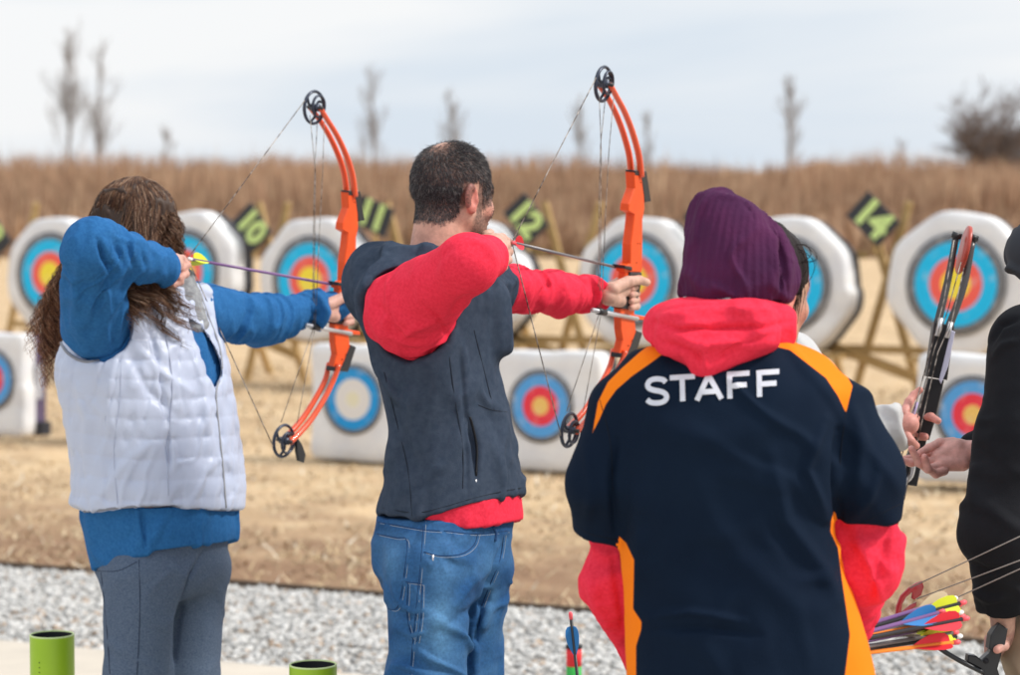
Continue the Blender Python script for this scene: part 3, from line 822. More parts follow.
# strands: list of polylines -> thin three-sided tubes in one mesh
def strands_mesh(S, r0, seed=0, taper=.35):
    S = np.asarray(S, float); n, k, _ = S.shape; rn = np.random.default_rng(seed)
    T = np.gradient(S, axis=1); T /= np.linalg.norm(T, axis=2)[..., None] + 1e-9
    a = np.cross(T, rn.normal(0, 1, (n, 1, 3))); a /= np.linalg.norm(a, axis=2)[..., None] + 1e-9; b = np.cross(T, a)
    rr = (r0 * rn.uniform(.7, 1.3, (n, 1)) * np.linspace(1, taper, k)[None])[..., None]
    V = np.stack([S + rr * (a * math.cos(t) + b * math.sin(t)) for t in (0, 2.094, 4.189)], 2)   # n,k,3,3
    base = (np.arange(n) * k * 3)[:, None, None] + (np.arange(k - 1) * 3)[None, :, None]
    F = []
    for j in range(3):
        j2 = (j + 1) % 3; F.append(np.stack([base[..., 0] + j, base[..., 0] + j2, base[..., 0] + 3 + j2, base[..., 0] + 3 + j], -1))
    return V.reshape(-1, 3), np.concatenate(F).reshape(-1, 4)

class Surf:
    def __init__(s, *vf):
        V = []; F = []; n = 0
        for v, f in vf: V.append(v); F += [[int(i) + n for i in q] for q in f]; n += len(v)
        s.t = BVHTree.FromPolygons([Vector(v) for v in np.concatenate(V)], F)
    def hit(s, px, py, off=.0):
        d = ray(px, py); h = s.t.ray_cast(Vector(CAM), Vector(d))
        if h[0] is None: return None
        n = np.array(h[1]);
        if n @ d > 0: n = -n
        return np.array(h[0]) + n * off
    def path(s, px, m=6, off=0.0):
        q = spline([(a, b, 0) for a, b in px], m); out = []
        for a in q:
            h = s.hit(a[0], a[1], off)
            if h is not None: out.append(h)
        return out
def seam(surf, px, r, m, name, parent, off=0, mb=None, k=6, step=6, flat=None):
    pts = surf.path(px, step, off)
    if len(pts) < 2: return
    pts = np.array(pts)
    for _ in range(1): pts[1:-1] = (pts[:-2] + 2 * pts[1:-1] + pts[2:]) / 4
    if mb is not None: mb.tube(pts, r, k); return
    v, f = tube(pts, r, k); mesh_obj(name, v, f, m, parent)

def leg_sdf(p, hip, knee, ankle, r, k=.03): return limb(p, [hip, knee, ankle], r, k)
def shoe(pos, yaw, parent, m, sole):
    f = heading(yaw); r = heading(yaw + 90); c = np.array([pos[0], pos[1], 0.0])
    Rm = np.array([r, f, [0, 0, 1]])
    g = lambda p: (lambda q: smax(smin(smin(ell(q, (0, .07, .035), (.047, .13, .045)), ell(q, (0, -.05, .045), (.038, .06, .05)), .03), cone(q, (0, -.05, .05), (0, -.055, .12), .042, .046), .03), -(q[:, 2] - .012), .004))((p - c) @ Rm.T)
    V, F = sdf_mesh(g, c + [-.25, -.25, -.02], c + [.25, .25, .2], .006); mesh_obj('shoe', V, F, m, parent)
    g2 = lambda p: (lambda q: smax(smax(smin(ell(q, (0, .075, .0), (.052, .135, .05)), ell(q, (0, -.05, .0), (.043, .066, .05)), .03), q[:, 2] - .02, .003), -q[:, 2] + .001, .003))((p - c) @ Rm.T)
    V, F = sdf_mesh(g2, c + [-.25, -.25, -.02], c + [.25, .25, .06], .006); mesh_obj('sole', V, F, sole, parent)
# ================================================================== bows and arrows
ORANGE = mat('orange_riser', (.86, .095, .012), .42, (.80, .08, .01), 30, spec=.45); LIMB = mat('orange_limb', (.80, .085, .02), .3, spec=.6, coat=.4)
CAMM = mat('cam_metal', (.045, .055, .085), .35, metal=.5, spec=.6); BLACKP = mat('black_plastic', (.02, .022, .026), .45, spec=.5)
STRG = mat('bow_string', (.05, .035, .03), .7, (.45, .40, .36), 60, 1, spec=.3); RODM = mat('rod_grey', (.62, .62, .64), .3, metal=.6)
HOLE = mat('drilled_hole', (.03, .01, .01), .9)
class Plane:
    def __init__(s, O, b, cant):
        s.O = np.asarray(O); s.s = heading(b); n0 = heading(b + 90); s.v = nrm(np.array([0, 0, 1.]) + n0 * math.tan(math.radians(cant))); s.n = nrm(np.cross(s.s, s.v)); s.v = nrm(np.cross(s.n, s.s))
    def __call__(s, px, py, off=0.0):
        d = ray(px, py); o = s.O + s.n * off; return CAM + d * (((o - CAM) @ s.n) / (d @ s.n))
    def o(s, px, py, off=0.0): return s(px, py) + s.n * off

def disc(c, nvec, r, t, k=24):
    v, f = tube([c - nvec * t, c + nvec * t], r, k); return v, f
def ring(c, u, v, ru, rv, r, k=32):
    a = np.linspace(0, 2 * math.pi, k + 1)[:-1]; pts = np.array([c + u * ru * math.cos(t) + v * rv * math.sin(t) for t in a]); n = nrm(np.cross(u, v)); V = []; F = []; m = 6
    for i in range(k):
        rad = nrm(pts[i] - c)
        for j in range(m): q = 2 * math.pi * j / m; V.append(pts[i] + rad * math.cos(q) * r + n * math.sin(q) * r * 1.2)
    for i in range(k):
        for j in range(m): F.append([i * m + j, i * m + (j + 1) % m, ((i + 1) % k) * m + (j + 1) % m, ((i + 1) % k) * m + j])
    return V, F

def compound_bow(label, pl, A, nock, root):
    O = lambda x, y, off=0.0: pl.o(*A(x, y), off)
    bow = thing('compound_bow', label, 'bow', root, 'orange compound bows at full draw')
    n, s, v = pl.n, pl.s, pl.v
    # riser: one machined orange shape in three prisms (upper, window, lower)
    poly = [(629.5, 172), (639, 172.5), (640, 200), (640.3, 208), (638.3, 219), (638.3, 240), (638, 266), (637, 272), (620, 271.5), (620, 267), (626, 263), (626.3, 244), (628.5, 228), (630, 214), (624, 210.5), (624.6, 203.5), (630.3, 188)]
    m = MB(); m.add(*prism([O(*q) for q in poly], n, .0125))
    m.add(*prism([O(*q) for q in [(622, 270), (636.5, 271), (634, 290), (631, 312), (631.5, 319), (632.5, 331), (631, 337), (624, 353), (616, 353), (619, 340), (617.3, 329), (617, 309), (620, 290)]], n, .0105))
    m.add(*prism([O(*q) for q in [(629, 313.5), (643.5, 316.2), (643.5, 320), (629, 319)]], n, .008))
    ri = m.build('riser', ORANGE, bow, smooth=False)
    m = MB()
    for q in [(633.2, 243), (635.6, 243), (632, 262), (636, 182), (628, 340), (624, 345)]: m.add(*disc(O(*q, .0128), n, .0016, .0008, 10))
    m.build('screw_hole', HOLE, ri)
    MB().add(*prism([O(*q) for q in [(625, 271.5), (636.5, 272), (635.5, 285), (632, 300), (629, 309.5), (616.5, 308), (619, 298), (622, 285)]], n, .016)).build('grip', BLACKP, bow, smooth=False)
    MB().add(*prism([O(*q) for q in [(630, 170), (642, 170.5), (646.5, 201), (640, 202), (636.5, 176), (630, 175)]], n, .0135)).build('limb_pocket', BLACKP, bow, smooth=False)
    MB().add(*prism([O(*q) for q in [(632.5, 330), (638, 332), (630, 358), (615, 357), (615.5, 352.5), (624, 352.5)]], n, .0135)).build('limb_pocket', BLACKP, bow, smooth=False)
    MB().add(*prism([O(*q) for q in [(618.5, 264.5), (626, 266), (626, 270), (618.5, 267.8)]], n, .018)).build('arrow_rest', BLACKP, bow, smooth=False)
    up = [(604, 84), (611.5, 96), (619.5, 111), (626, 127), (631, 143), (634.5, 158), (636.3, 176)]
    lo = [(619.5, 350), (615, 366), (606.5, 384), (594, 405), (582, 420), (571, 431)]
    for pts in (up, lo):
        for off in (-.0135, .0135):
            q = spline([O(*a, off * (1 if i > 0 else 1.25)) for i, a in enumerate(pts)], 6)
            MB().tube(q, np.linspace(.0068, .0086, len(q)), 10, flat=(n, 1.0)).build('limb', LIMB, bow)
    R = {}
    for key, (cx, cy), sg in (('t', (604, 84), 1), ('b', (570, 430), -1)):
        c = O(cx, cy); ru = .0385; m = MB()
        cc = c + (-s * .004 + v * sg * .0) ; m.add(*ring(cc, s, v, ru, ru * 1.06, .0040))
        m.add(*ring(cc + n * .010 + s * .006 + v * .004 * sg, s, v, ru * .62, ru * .70, .0032, 24))
        m.add(*disc(c, n, .0095, .013, 14))
        for a in (20, 140, 255): 
            a0 = math.radians(a); e = cc + s * math.cos(a0) * ru + v * math.sin(a0) * ru; mid = (c + e) / 2 + (s * -math.sin(a0) + v * math.cos(a0)) * .009
            m.tube(spline([c, mid, e], 5), .0036, 6)
        wheel = m.build('cam', CAMM, bow)
        MB().tube([c - n * .024, c + n * .024], .005, 10).build('axle', BLACKP, wheel)
        if sg < 0: MB().add(*prism([O(*q, .014) for q in [(577, 425), (582, 432), (586, 443), (584, 452), (579, 450), (577, 440)]], n, .005)).build('cam_module', BLACKP, wheel, smooth=False)
        R[key] = (cc, ru)
    (tc_, tr), (bc, br) = R['t'], R['b']
    def tangent(c, r, q, sg):
        d = q - c; L_ = np.linalg.norm(d); a = math.acos(r / L_); x = d / L_; y = np.cross(n, x); return c + r * (x * math.cos(a) + sg * y * math.sin(a))
    t0 = tangent(tc_, tr, nock, +1); t1 = tangent(tc_, tr, nock, -1); ta = t0 if (t0 - tc_) @ s < (t1 - tc_) @ s else t1
    t0 = tangent(bc, br, nock, +1); t1 = tangent(bc, br, nock, -1); tb = t0 if (t0 - bc) @ s < (t1 - bc) @ s else t1
    MB().tube([ta, ta + (nock - ta) * .5, nock], .0013, 6).tube([nock, tb], .0013, 6).build('bow_string', STRG, bow)
    m = MB()
    gd = O(597, 311, .008)
    m.tube([O(597.5, 92, .004), O(599, 150, .006), gd], .0010, 5).tube([O(607.5, 98, -.006), O(600.5, 145, .0), O(599, 200, .0), gd - n * .004], .0010, 5).tube([O(609, 98, .012), O(604.5, 150, .012), O(602, 210, .01), gd + n * .004], .0010, 5)
    m.tube([gd, O(566.5, 411, .0)], .0010, 5).tube([gd + n * .004, O(580, 412, .008)], .0010, 5)
    m.build('cable', STRG, bow)
    rod = MB().tube([O(588, 309.5, .012), O(633, 318.3, .012)], .0058, 14).build('cable_guard', RODM, bow)
    MB().tube([O(593.5, 310.5, .012), O(600.5, 312, .012)], .0085, 12).build('cable_slide', BLACKP, rod)
    return bow

def arrow(label, a, b, shaftm, vanes, nockm, r=.0036, vl=.055, vh=.016, cat='arrow', group=None, roll=20, vane_gap=.022, name='arrow'):
    """nock end a -> tip b"""
    a = np.asarray(a, float); b = np.asarray(b, float); T = nrm(b - a)
    o = thing(name, label, cat, a, group)
    MB().tube([a + T * .014, b], r, 10).build('shaft', shaftm, o)
    MB().tube([a, a + T * .004, a + T * .016], [r * .8, r * 1.25, r * 1.1], 8).build('nock', nockm, o)
    MB().tube([b, b + T * .010, b + T * .022], [r * 1.05, r * .8, r * .1], 8).build('point', RODM, o)
    X = nrm(np.cross(T, [0, 0, 1.0])); Y = np.cross(X, T)
    for k, vm in enumerate(vanes):
        ang = math.radians(roll + 120 * k); d = X * math.cos(ang) + Y * math.sin(ang); w_ = np.cross(T, d); s0 = a + T * vane_gap
        pr = [(0, .0), (.02, .55), (.12, .88), (.3, 1.0), (.55, .86), (.8, .45), (1, 0)]
        poly = [s0 + T * vl * t + d * (r + vh * h) for t, h in pr] + [s0 + T * vl + d * r * .7, s0 + d * r * .7]
        MB().add(*prism(poly, w_, .0005)).build('fletching', vm, o, smooth=False)
    return o

# man's bow plane and woman's bow plane
M_NOCK = P(506, 241.5, 5.45); M_GRIP = P(630, 298, 6.0)
mb_ = math.degrees(math.atan2(*(M_GRIP - M_NOCK)[:2])); PM = Plane(M_GRIP, mb_, 6.0)
d_ = M_NOCK - PM.O; M_NOCK = M_NOCK - PM.n * (d_ @ PM.n)
W_GRIP = P(345, 313, 6.3); W_NOCK = P(183.5, 258, 5.78)
wb_ = math.degrees(math.atan2(*(W_GRIP - W_NOCK)[:2])); PW = Plane(W_GRIP, wb_, 5.0)
d_ = W_NOCK - PW.O; W_NOCK = W_NOCK - PW.n * (d_ @ PW.n)
AM = lambda x, y: (x, y)
AW = lambda x, y: (x - 285.5 - (3.5 if y < 140 else 0) * min(1, (140 - y) / 50) , y * .9635 + 26.5)
compound_bow('orange compound bow drawn by the man in the grey vest', PM, AM, M_NOCK, PM.O)
compound_bow('orange compound bow drawn by the long haired woman in blue sleeves', PW, AW, W_NOCK, PW.O)
PURPLE = mat('purple_shaft', (.20, .10, .26), .35, spec=.5); GREYS = mat('grey_shaft', (.20, .19, .20), .35, metal=.3, spec=.5); WHITEP = mat('white_plastic', (.85, .85, .85), .4)
YV = mat('yellow_vane', (.68, .78, .04), .5); REDV = mat('red_vane', (.75, .03, .05), .5); BLUV = mat('blue_vane', (.03, .20, .52), .5); PINKN = mat('pink_nock', (.95, .13, .16), .4); OV = mat('orange_vane', (.9, .25, .03), .5)
BEIV = mat('cream_vane', (.55, .44, .30), .6); BLKS = mat('black_shaft', (.02, .02, .024), .4, spec=.5); PURV = mat('violet_vane', (.16, .06, .25), .5); GRNV = mat('green_vane', (.10, .55, .06), .5)
ra = PW.o(*AW(637, 271), -.016); arrow('purple arrow with yellow fletching nocked on the left orange bow', W_NOCK, ra + nrm(ra - W_NOCK) * .04, PURPLE, [YV, YV, YV], WHITEP, roll=100)
ra = PM.o(630, 270, -.016); arrow('grey arrow with red fletching nocked on the right orange bow', M_NOCK, ra + nrm(ra - M_NOCK) * .05, GREYS, [REDV, BLUV, REDV], PINKN, roll=70, vane_gap=.012, vl=.045)
# arrow standing in the quiver under the frame
a = P(570.3, 612, 4.98); b = np.array([qc.location.x + .01, qc.location.y, .03])
b2 = P(577.5, 678, 5.0); b = a + nrm(b2 - a) * .69
arrow('black arrow with blue fletching and red nock standing by the staff shirt', a, b, BLKS, [BLUV, BEIV, BLUV], PINKN, r=.0034, vl=.062, vh=.013, roll=10, vane_gap=.030)
def M(px, py, D): return np.array([px, py, D])
RED = mat('red_fleece', (.86, .042, .085), .9, (.77, .030, .064), 150, bump=.5, bscale=38, bdist=.006, wrk=(12, .9, .02), weave=500, spec=.1)
BLUE = mat('blue_fleece', (.030, .145, .36), .9, (.021, .112, .30), 150, bump=.5, bscale=38, bdist=.006, wrk=(12, .9, .02), weave=500, spec=.1)
SHOE = mat('shoe', (.05, .05, .055), .7); SOLE = mat('sole', (.5, .5, .5), .8)
ZIP = mat('zip_grey', (.30, .31, .34), .5); PIPE = mat('grey_piping', (.24, .25, .29), .8)

def in_px(V): 
    x, y = proj(V); return x, y
def hem_cut(V_or_p, xs, ys, D):
    x, y = proj(V_or_p); return (y - np.interp(x, xs, ys)) * D / FPX
def pdist(x, y, line):
    line = np.asarray(line, float); d = np.full(len(x), 1e9); s = np.zeros(len(x))
    for i in range(len(line) - 1):
        a = line[i]; e = line[i + 1] - a; t = np.clip(((x - a[0]) * e[0] + (y - a[1]) * e[1]) / (e @ e), 0, 1)
        dd = np.hypot(x - a[0] - t * e[0], y - a[1] - t * e[1]); s = np.where(dd < d, (i + t) / (len(line) - 1), s); d = np.minimum(d, dd)
    return d, s
def crease(line, w, amp, side=None):
    """a fold along a pixel line on the side that the camera sees; tapers to its ends"""
    def g(V):
        x, y = proj(V); d, s = pdist(x, y, line); r = 1.35 * amp * np.exp(-(d / w) ** 2) * np.sin(np.pi * np.clip(s, .04, .96)) ** .6
        if side is not None: r = r * ((V - CAM) @ FV < side)
        return r
    return g
def gx(p, f): return f(p)

# ------------------------------------------------------------------ woman
def woman():
    wY = 34.0
    rows = [(292, 112, 186), (302, 98, 196), (315, 86, 205), (330, 74, 213), (350, 64, 221), (370, 61, 226), (400, 66, 231), (430, 72, 235), (460, 77, 239), (485, 76, 242), (505, 75, 243), (520, 76, 243)]
    T = Loft(rows, 5.8, wY, 1.25, 2.35)
    Rs, El, Wr = P(96, 325, 5.64), P(92, 247, 5.42), P(168, 268, 5.62)
    Ls, Le, Lw = P(192, 312, 5.92), P(262, 321, 6.10), P(333, 304, 6.27)
    neck = P(158, 285, 5.84); hc = P(141, 229, 5.86); Rh = frame(56, -6, 4)
    hx = [60, 88, 130, 170, 215, 250]; hy = [500, 513, 507, 506, 511, 509]
    sleeveR = lambda p: smax(limb(p, [Rs, El, Wr], [.082, .062, .042], .03), (p - Wr) @ nrm(Wr - El) - .004, .006)
    sleeveL = lambda p: smax(limb(p, [Ls, Le, Lw], [.078, .058, .041], .04), (p - Lw) @ nrm(Lw - Le) - .012, .006)
    core = lambda p: smin(smin(smax(T(p, -.035), T.z0 + .03 - p[:, 2], .02), cone(p, Rs, Ls, .05, .05), .03), cone(p, T.centre(neck[2] - .08), neck, .06, .055), .03)
    # legs
    hipN, kneeN, ankN = P(143, 575, 5.70), P(139, 675, 5.70), None
    hipF, kneeF = P(190, 575, 5.85), P(184, 675, 5.84)
    legN = [hipN, kneeN, np.array([kneeN[0], kneeN[1] + .02, .09])]; legF = [hipF, kneeF, np.array([kneeF[0], kneeF[1] + .04, .09])]
    root = np.array([(kneeN[0] + kneeF[0]) / 2, (kneeN[1] + kneeF[1]) / 2, 0])
    # body: head, neck, torso, arms and legs
    bodyf = lambda p: smin(smin(smin(smin(core(p), limb(p, legN, [.075, .055, .035]), .03), limb(p, legF, [.075, .055, .035]), .03), limb(p, [Rs, El, Wr], [.05, .035, .026]), .02), limb(p, [Ls, Le, Lw], [.04, .028, .024]), .02)
    Vb, Fb = sdf_mesh(lambda p: smax(bodyf(p), p[:, 2] - neck[2], .003), *bounds([Rs, El, Wr, Ls, Le, Lw, legN[2] - [0, 0, .02], legF[2], T.centre(1.0) + [.2, .2, 0], T.centre(1.0) - [.2, .2, 0], neck], .09), .009)
    Hd = head_mesh(hc, Rh, T.centre(neck[2] - .07), rn=.05, rn2=.055, skin=(.66, .36, .28))
    dh = hand_mesh([([Wr, P(174, 263, 5.72)], [.026, .024]), ([P(172, 258, 5.73), P(182, 259, 5.77), P(187, 265, 5.77), P(181, 269, 5.74)], [.011, .010, .0095, .008]),
                    ([P(172, 265, 5.72), P(181, 267, 5.76), P(185.5, 274, 5.76), P(179, 278, 5.73)], [.011, .010, .0095, .008]),
                    ([P(170, 271, 5.71), P(177, 275, 5.75), P(180, 282, 5.74), P(173, 285, 5.72)], [.0105, .0095, .009, .008]),
                    ([P(166, 274, 5.69), P(169, 281, 5.72), P(171, 287, 5.72), P(166, 289, 5.70)], [.010, .009, .0085, .007]),
                    ([P(168, 260, 5.72), P(173, 268, 5.80), P(178, 276, 5.82)], [.012, .011, .009])], skin=(.66, .38, .31))
    bh = bow_hand(PW, AW, Lw, (.66, .38, .31))
    V, F, c_ = join([(Vb, Fb, (.62, .34, .26)), Hd, dh, bh])
    root_o = mesh_obj('person', V, F, SKIN, origin=root, col=c_)
    tag(root_o, 'woman with long curly brown hair, pale quilted vest and blue sleeves, drawing a bow', 'person')
    # blue shirt under the vest, visible in the neckline and below the hem
    sh = [(500, 84, 236), (515, 84, 237), (530, 88, 238), (545, 91, 237), (560, 94, 232), (575, 96, 228)]
    S2 = Loft(sh, 5.8, wY, 1.2, 2.3); bx = [80, 92, 108, 125, 143, 152, 190, 224, 240]; by = [566, 570, 567, 562, 556, 552, 547, 543, 539]
    fs = lambda p: smax(smax(S2(p, -.004), hem_cut(p, bx, by, 5.8), .002), p[:, 2] - P(100, 498, 5.8)[2], .002)
    V, F = garment(fs, *bounds([T.centre(1.0) + [.24, .24, 0], T.centre(.75) - [.24, .24, 0]], .05), .0045,
                   [folds(.0035, basis([0, 0, 1], 2.0, 13), 5), crease([(143, 512), (146, 552)], 2.2, -.010), crease([(165, 515), (150, 548)], 5, .005)])
    mesh_obj('shirt_hem', V, F, BLUE, root_o)
    fu = lambda p: smax(smax(T(p, -.016), p[:, 2] - P(150, 292, 5.8)[2], .01), P(100, 430, 5.8)[2] - p[:, 2], .005)
    V, F = garment(fu, *bounds([T.centre(1.05) + [.26, .26, 0], T.centre(1.5) - [.26, .26, 0]], .03), .006, [folds(.004, basis([0, 0, 1], 4, 10), 8)]); mesh_obj('shirt', V, F, BLUE, root_o)
    # vest
    vcut = [(188, 318), (201, 326), (215, 348), (221, 362), (222, 376), (214, 390), (206, 372), (196, 342)]
    def fv(p):
        d = smin(T(p), cone(p, P(112, 318, 5.66), P(186, 306, 5.90), .075, .075), .05)
        d = smin(d, cone(p, P(166, 312, 5.84), P(160, 292, 5.86), .085, .066), .03)
        d = smax(d, (P(160, 284, 5.85)[2] - p[:, 2]) * -1, .01)
        d = smax(d, hem_cut(p, hx, hy, 5.8), .006)
        d = smax(d, -(limb(p, [P(94, 324, 5.60), P(90, 247, 5.42)], [.089, .08]) ), .008)
        d = smax(d, -(limb(p, [P(196, 314, 5.94), Le], [.080, .07])), .008)
        x, y = proj(p); v = poly_sd(x, y, vcut) * .0024; d = smax(d, -np.maximum(v, (T(p, -.03)) * -1), .003)
        d = smax(d, -cone(p, P(160, 300, 5.85), P(158, 270, 5.86), .050, .062), .006)
        return d
    per = .0465
    def quilt(V):
        x, y = proj(V); z = V[:, 2] + .05 * (x - 160) * .0024 + .004 * noise(V * 8, 3)
        b = np.abs(np.sin(np.pi * z / per)) ** .55; col_ = np.clip((y - 318) / 20, 0, 1)
        return .0024 * (b - .65) * (.35 + .5 * col_)
    def pucker(V):
        z = V[:, 2] / per; b = 1 - np.abs(np.sin(np.pi * z)) ** .7
        return -.0036 * ridge(V @ basis([.25, .1, 1], 6, 26).T, 12) * (.5 + .9 * b)
    V, F = garment(fv, *bounds([T.centre(1.0) + [.27, .27, -.06], T.centre(1.55) - [.27, .27, 0]], .05), .004,
                   [quilt, pucker, folds(.0020, basis([.3, .1, 1], 6, 13), 21), crease([(146, 318), (160, 370), (168, 425)], 3, -.008), crease([(172, 425), (168, 447), (170, 466)], 2.2, -.007),
                    crease([(118, 355), (108, 400), (116, 450)], 7, .006), crease([(195, 350), (206, 410), (212, 470)], 5, .006), crease([(132, 340), (160, 372), (196, 396)], 5, .006), crease([(128, 352), (150, 392), (182, 420)], 5, -.006), crease([(74, 380), (88, 420), (84, 470)], 5, .006), crease([(150, 440), (120, 470), (100, 500)], 6, .005)])
    VEST = mat('quilted_nylon', (.46, .52, .68), .42, (.50, .555, .70), 4, spec=.45, bump=.3, bscale=22, bdist=.005, bump2=(40, .3, .003, (1, 1, .35)), wrk=(9, .8, .018, (1, 1, .8)))
    mesh_obj('vest', V, F, VEST, root_o); sv = Surf((V, F))
    mb = MB()
    for ln in ([(165, 330), (172, 380), (170, 420), (168, 470), (168, 506)],): seam(sv, ln, .0012, None, None, None, mb=mb, off=.0015); seam(sv, [(121, 360), (120, 400), (114, 450), (118, 508)], .0007, None, None, None, mb=mb, off=.001)
    if mb.V: mb.build('side_seam', mat('seam', (.40, .44, .56), .8), root_o)
    mb = MB(); seam(sv, [(199, 290), (209, 318), (219, 345), (222, 372), (216, 392), (219, 430), (223, 470), (226, 508)], .0028, None, None, None, mb=mb)
    if mb.V: mb.build('zip', ZIP, root_o)
    mb = MB(); seam(sv, [(84, 512), (130, 507), (170, 506.5), (215, 510), (238, 510)], .0032, None, None, None, mb=mb, off=-.001)
    if mb.V: mb.build('hem_piping', PIPE, root_o)
    mb = MB(); seam(sv, [(60, 341), (68, 353), (82, 361), (98, 361), (114, 354), (126, 341), (131, 325), (130, 310)], .0042, None, None, None, mb=mb)
    if mb.V: mb.build('armhole_piping', PIPE, root_o)
    # knit collar lining
    V, F = garment(lambda p: smax(smax(cone(p, P(190, 326, 5.80), P(176, 283, 5.82), .046, .048), -cone(p, P(160, 310, 5.86), P(152, 268, 5.86), .06, .07), .008), hem_cut(p, [150, 200, 210], [340, 336, 330], 5.8), .01), *bounds([P(190, 330, 5.8), P(170, 270, 5.8)], .1), .003, [folds(.0010, basis([0, .2, 1], 30, 12), 4)])
    mesh_obj('collar', V, F, mat('grey_knit', (.33, .345, .36), .95, (.22, .23, .25), 90, bump=.6, bscale=200, bdist=.002), root_o)
    # sleeves
    up = nrm(El - Rs); fo = nrm(Wr - El)
    V, F = garment(sleeveR, *bounds([Rs, El, Wr], .12), .0042,
                   [folds(.0055, basis(up, 5, 16), 2, near((Rs + El) / 2, .16)), folds(.008, basis(fo, 24, 5), 3, near(El * .75 + Wr * .25, .10)), folds(.004, basis(fo, 22, 6), 6, near(Wr, .09)),
                    crease([(111, 270), (104, 258), (98, 240)], 3, -.014), crease([(112, 274), (100, 300), (92, 330)], 4, -.008), crease([(122, 262), (114, 240)], 2.5, -.007), crease([(134, 268), (128, 244)], 2.5, -.006), crease([(80, 250), (76, 300), (80, 335)], 5, .006), crease([(147, 270), (142, 250)], 2.5, -.005)])
    mesh_obj('sleeve', V, F, BLUE, root_o)
    ax = nrm(Lw - Ls)
    V, F = garment(sleeveL, *bounds([Ls, Le, Lw], .12), .0042,
                   [folds(.007, basis(ax, 20, 5), 9, lambda V: np.clip((V @ ax - Ls @ ax) / .5, .25, 1)), folds(.010, basis(ax, 26, 4), 14, near(Lw, .10)), crease([(246, 295), (250, 312), (240, 335), (226, 345)], 2.6, -.010),
                    crease([(312, 300), (316, 315), (308, 335)], 3, -.012), crease([(322, 298), (327, 312), (322, 328)], 3, .008)])
    mesh_obj('sleeve', V, F, BLUE, root_o)
    # trousers
    pr = [(505, 90, 234), (530, 92, 232), (550, 95, 229), (565, 97, 227), (590, 101, 226), (600, 103, 224)]
    pr = [(a, b + 3, c - 3) if a < 560 else (a, b, c) for a, b, c in pr]; Pn = Loft(pr, 5.8, wY, 1.15, 2.3)
    ft = lambda p: smin(smax(smax(Pn(p), p[:, 2] - P(150, 512, 5.8)[2], .01), P(150, 600, 5.8)[2] - p[:, 2], .10), smin(limb(p, legN, [.094, .080, .05]), limb(p, legF, [.092, .082, .05]), .02), .03)
    V, F = garment(ft, *bounds([P(90, 505, 5.6), P(240, 505, 6.1), legN[2] - [.0, 0, .0], legF[2]], .14), .005, [folds(.0014, basis([.5, .5, 1], 10, 7), 5), crease([(204, 551), (190, 575), (178, 620), (171, 675)], 2.5, -.010), crease([(197, 552), (178, 600)], 6, .004)])
    PANT = mat('heather_knit', (.062, .094, .155), .95, (.110, .148, .215), 260, 3, weave=420, bump=.2, bscale=30, bdist=.003, wrk=(8, .3, .010))
    mesh_obj('trousers', V, F, PANT, root_o); spn = Surf((V, F)); mb = MB()
    seam(spn, [(139, 560), (140, 600), (139, 640), (137, 675)], .0012, None, None, None, mb=mb); seam(spn, [(101, 572), (106, 620), (110, 674)], .0012, None, None, None, mb=mb); seam(spn, [(98, 571), (118, 571), (137, 562)], .0012, None, None, None, mb=mb)
    if mb.V: mb.build('trouser_seam', mat('dark_seam', (.03, .045, .08), .9), root_o)
    for l in (legN, legF): shoe(l[2], 110, root_o, SHOE, SOLE)
    # hair
    HAIR = mat('brown_hair', (1, 1, 1), .5, attr='col', nscale=30, spec=.25)
    capf = lambda p: (lambda q: smax(smin(ell(q, (0, -.02, .030), (.080, .100, .087)), ell(q, (0, -.055, -.03), (.078, .066, .085)), .03), -ell(q, (.0, .115, -.04), (.085, .085, .095)), .01))((p - hc) @ Rh.T)
    V, F = garment(capf, hc - .17, hc + .17, .0045, [folds(.006, basis([0, 0, 1], 6, 30), 3)])
    hm = mesh_obj('hair', V, F, HAIR, root_o, col=np.tile(np.array((.060, .036, .026)), (len(V), 1)))
    rn = np.random.default_rng(4); S = []; Cc = []
    G = {'b1': [(88, 240, 5.92), (68, 272, 5.90), (57, 305, 5.88), (52, 340, 5.86), (58, 374, 5.84)], 'b2': [(92, 236, 5.88), (78, 270, 5.88), (66, 310, 5.86), (60, 345, 5.84), (61, 386, 5.80)],
         'b3': [(88, 238, 5.9), (74, 268, 5.9), (60, 300, 5.9), (49, 328, 5.88), (46, 356, 5.86)],
         's1': [(122, 250, 5.73), (122, 272, 5.66), (128, 290, 5.615), (136, 302, 5.60), (134, 314, 5.59)], 's2': [(140, 250, 5.74), (134, 272, 5.66), (124, 286, 5.61), (130, 300, 5.60), (144, 306, 5.60)],
         's3': [(148, 250, 5.76), (152, 276, 5.67), (160, 296, 5.65), (172, 312, 5.66), (192, 324, 5.69)], 's4': [(112, 250, 5.74), (116, 272, 5.65), (122, 290, 5.60), (134, 298, 5.59), (148, 322, 5.59)],
         'f': [(168, 218, 5.82), (170, 228, 5.81), (168, 240, 5.80), (162, 250, 5.79), (156, 262, 5.77)]}
    G = {k: np.array([P(*q) for q in v]) for k, v in G.items()}
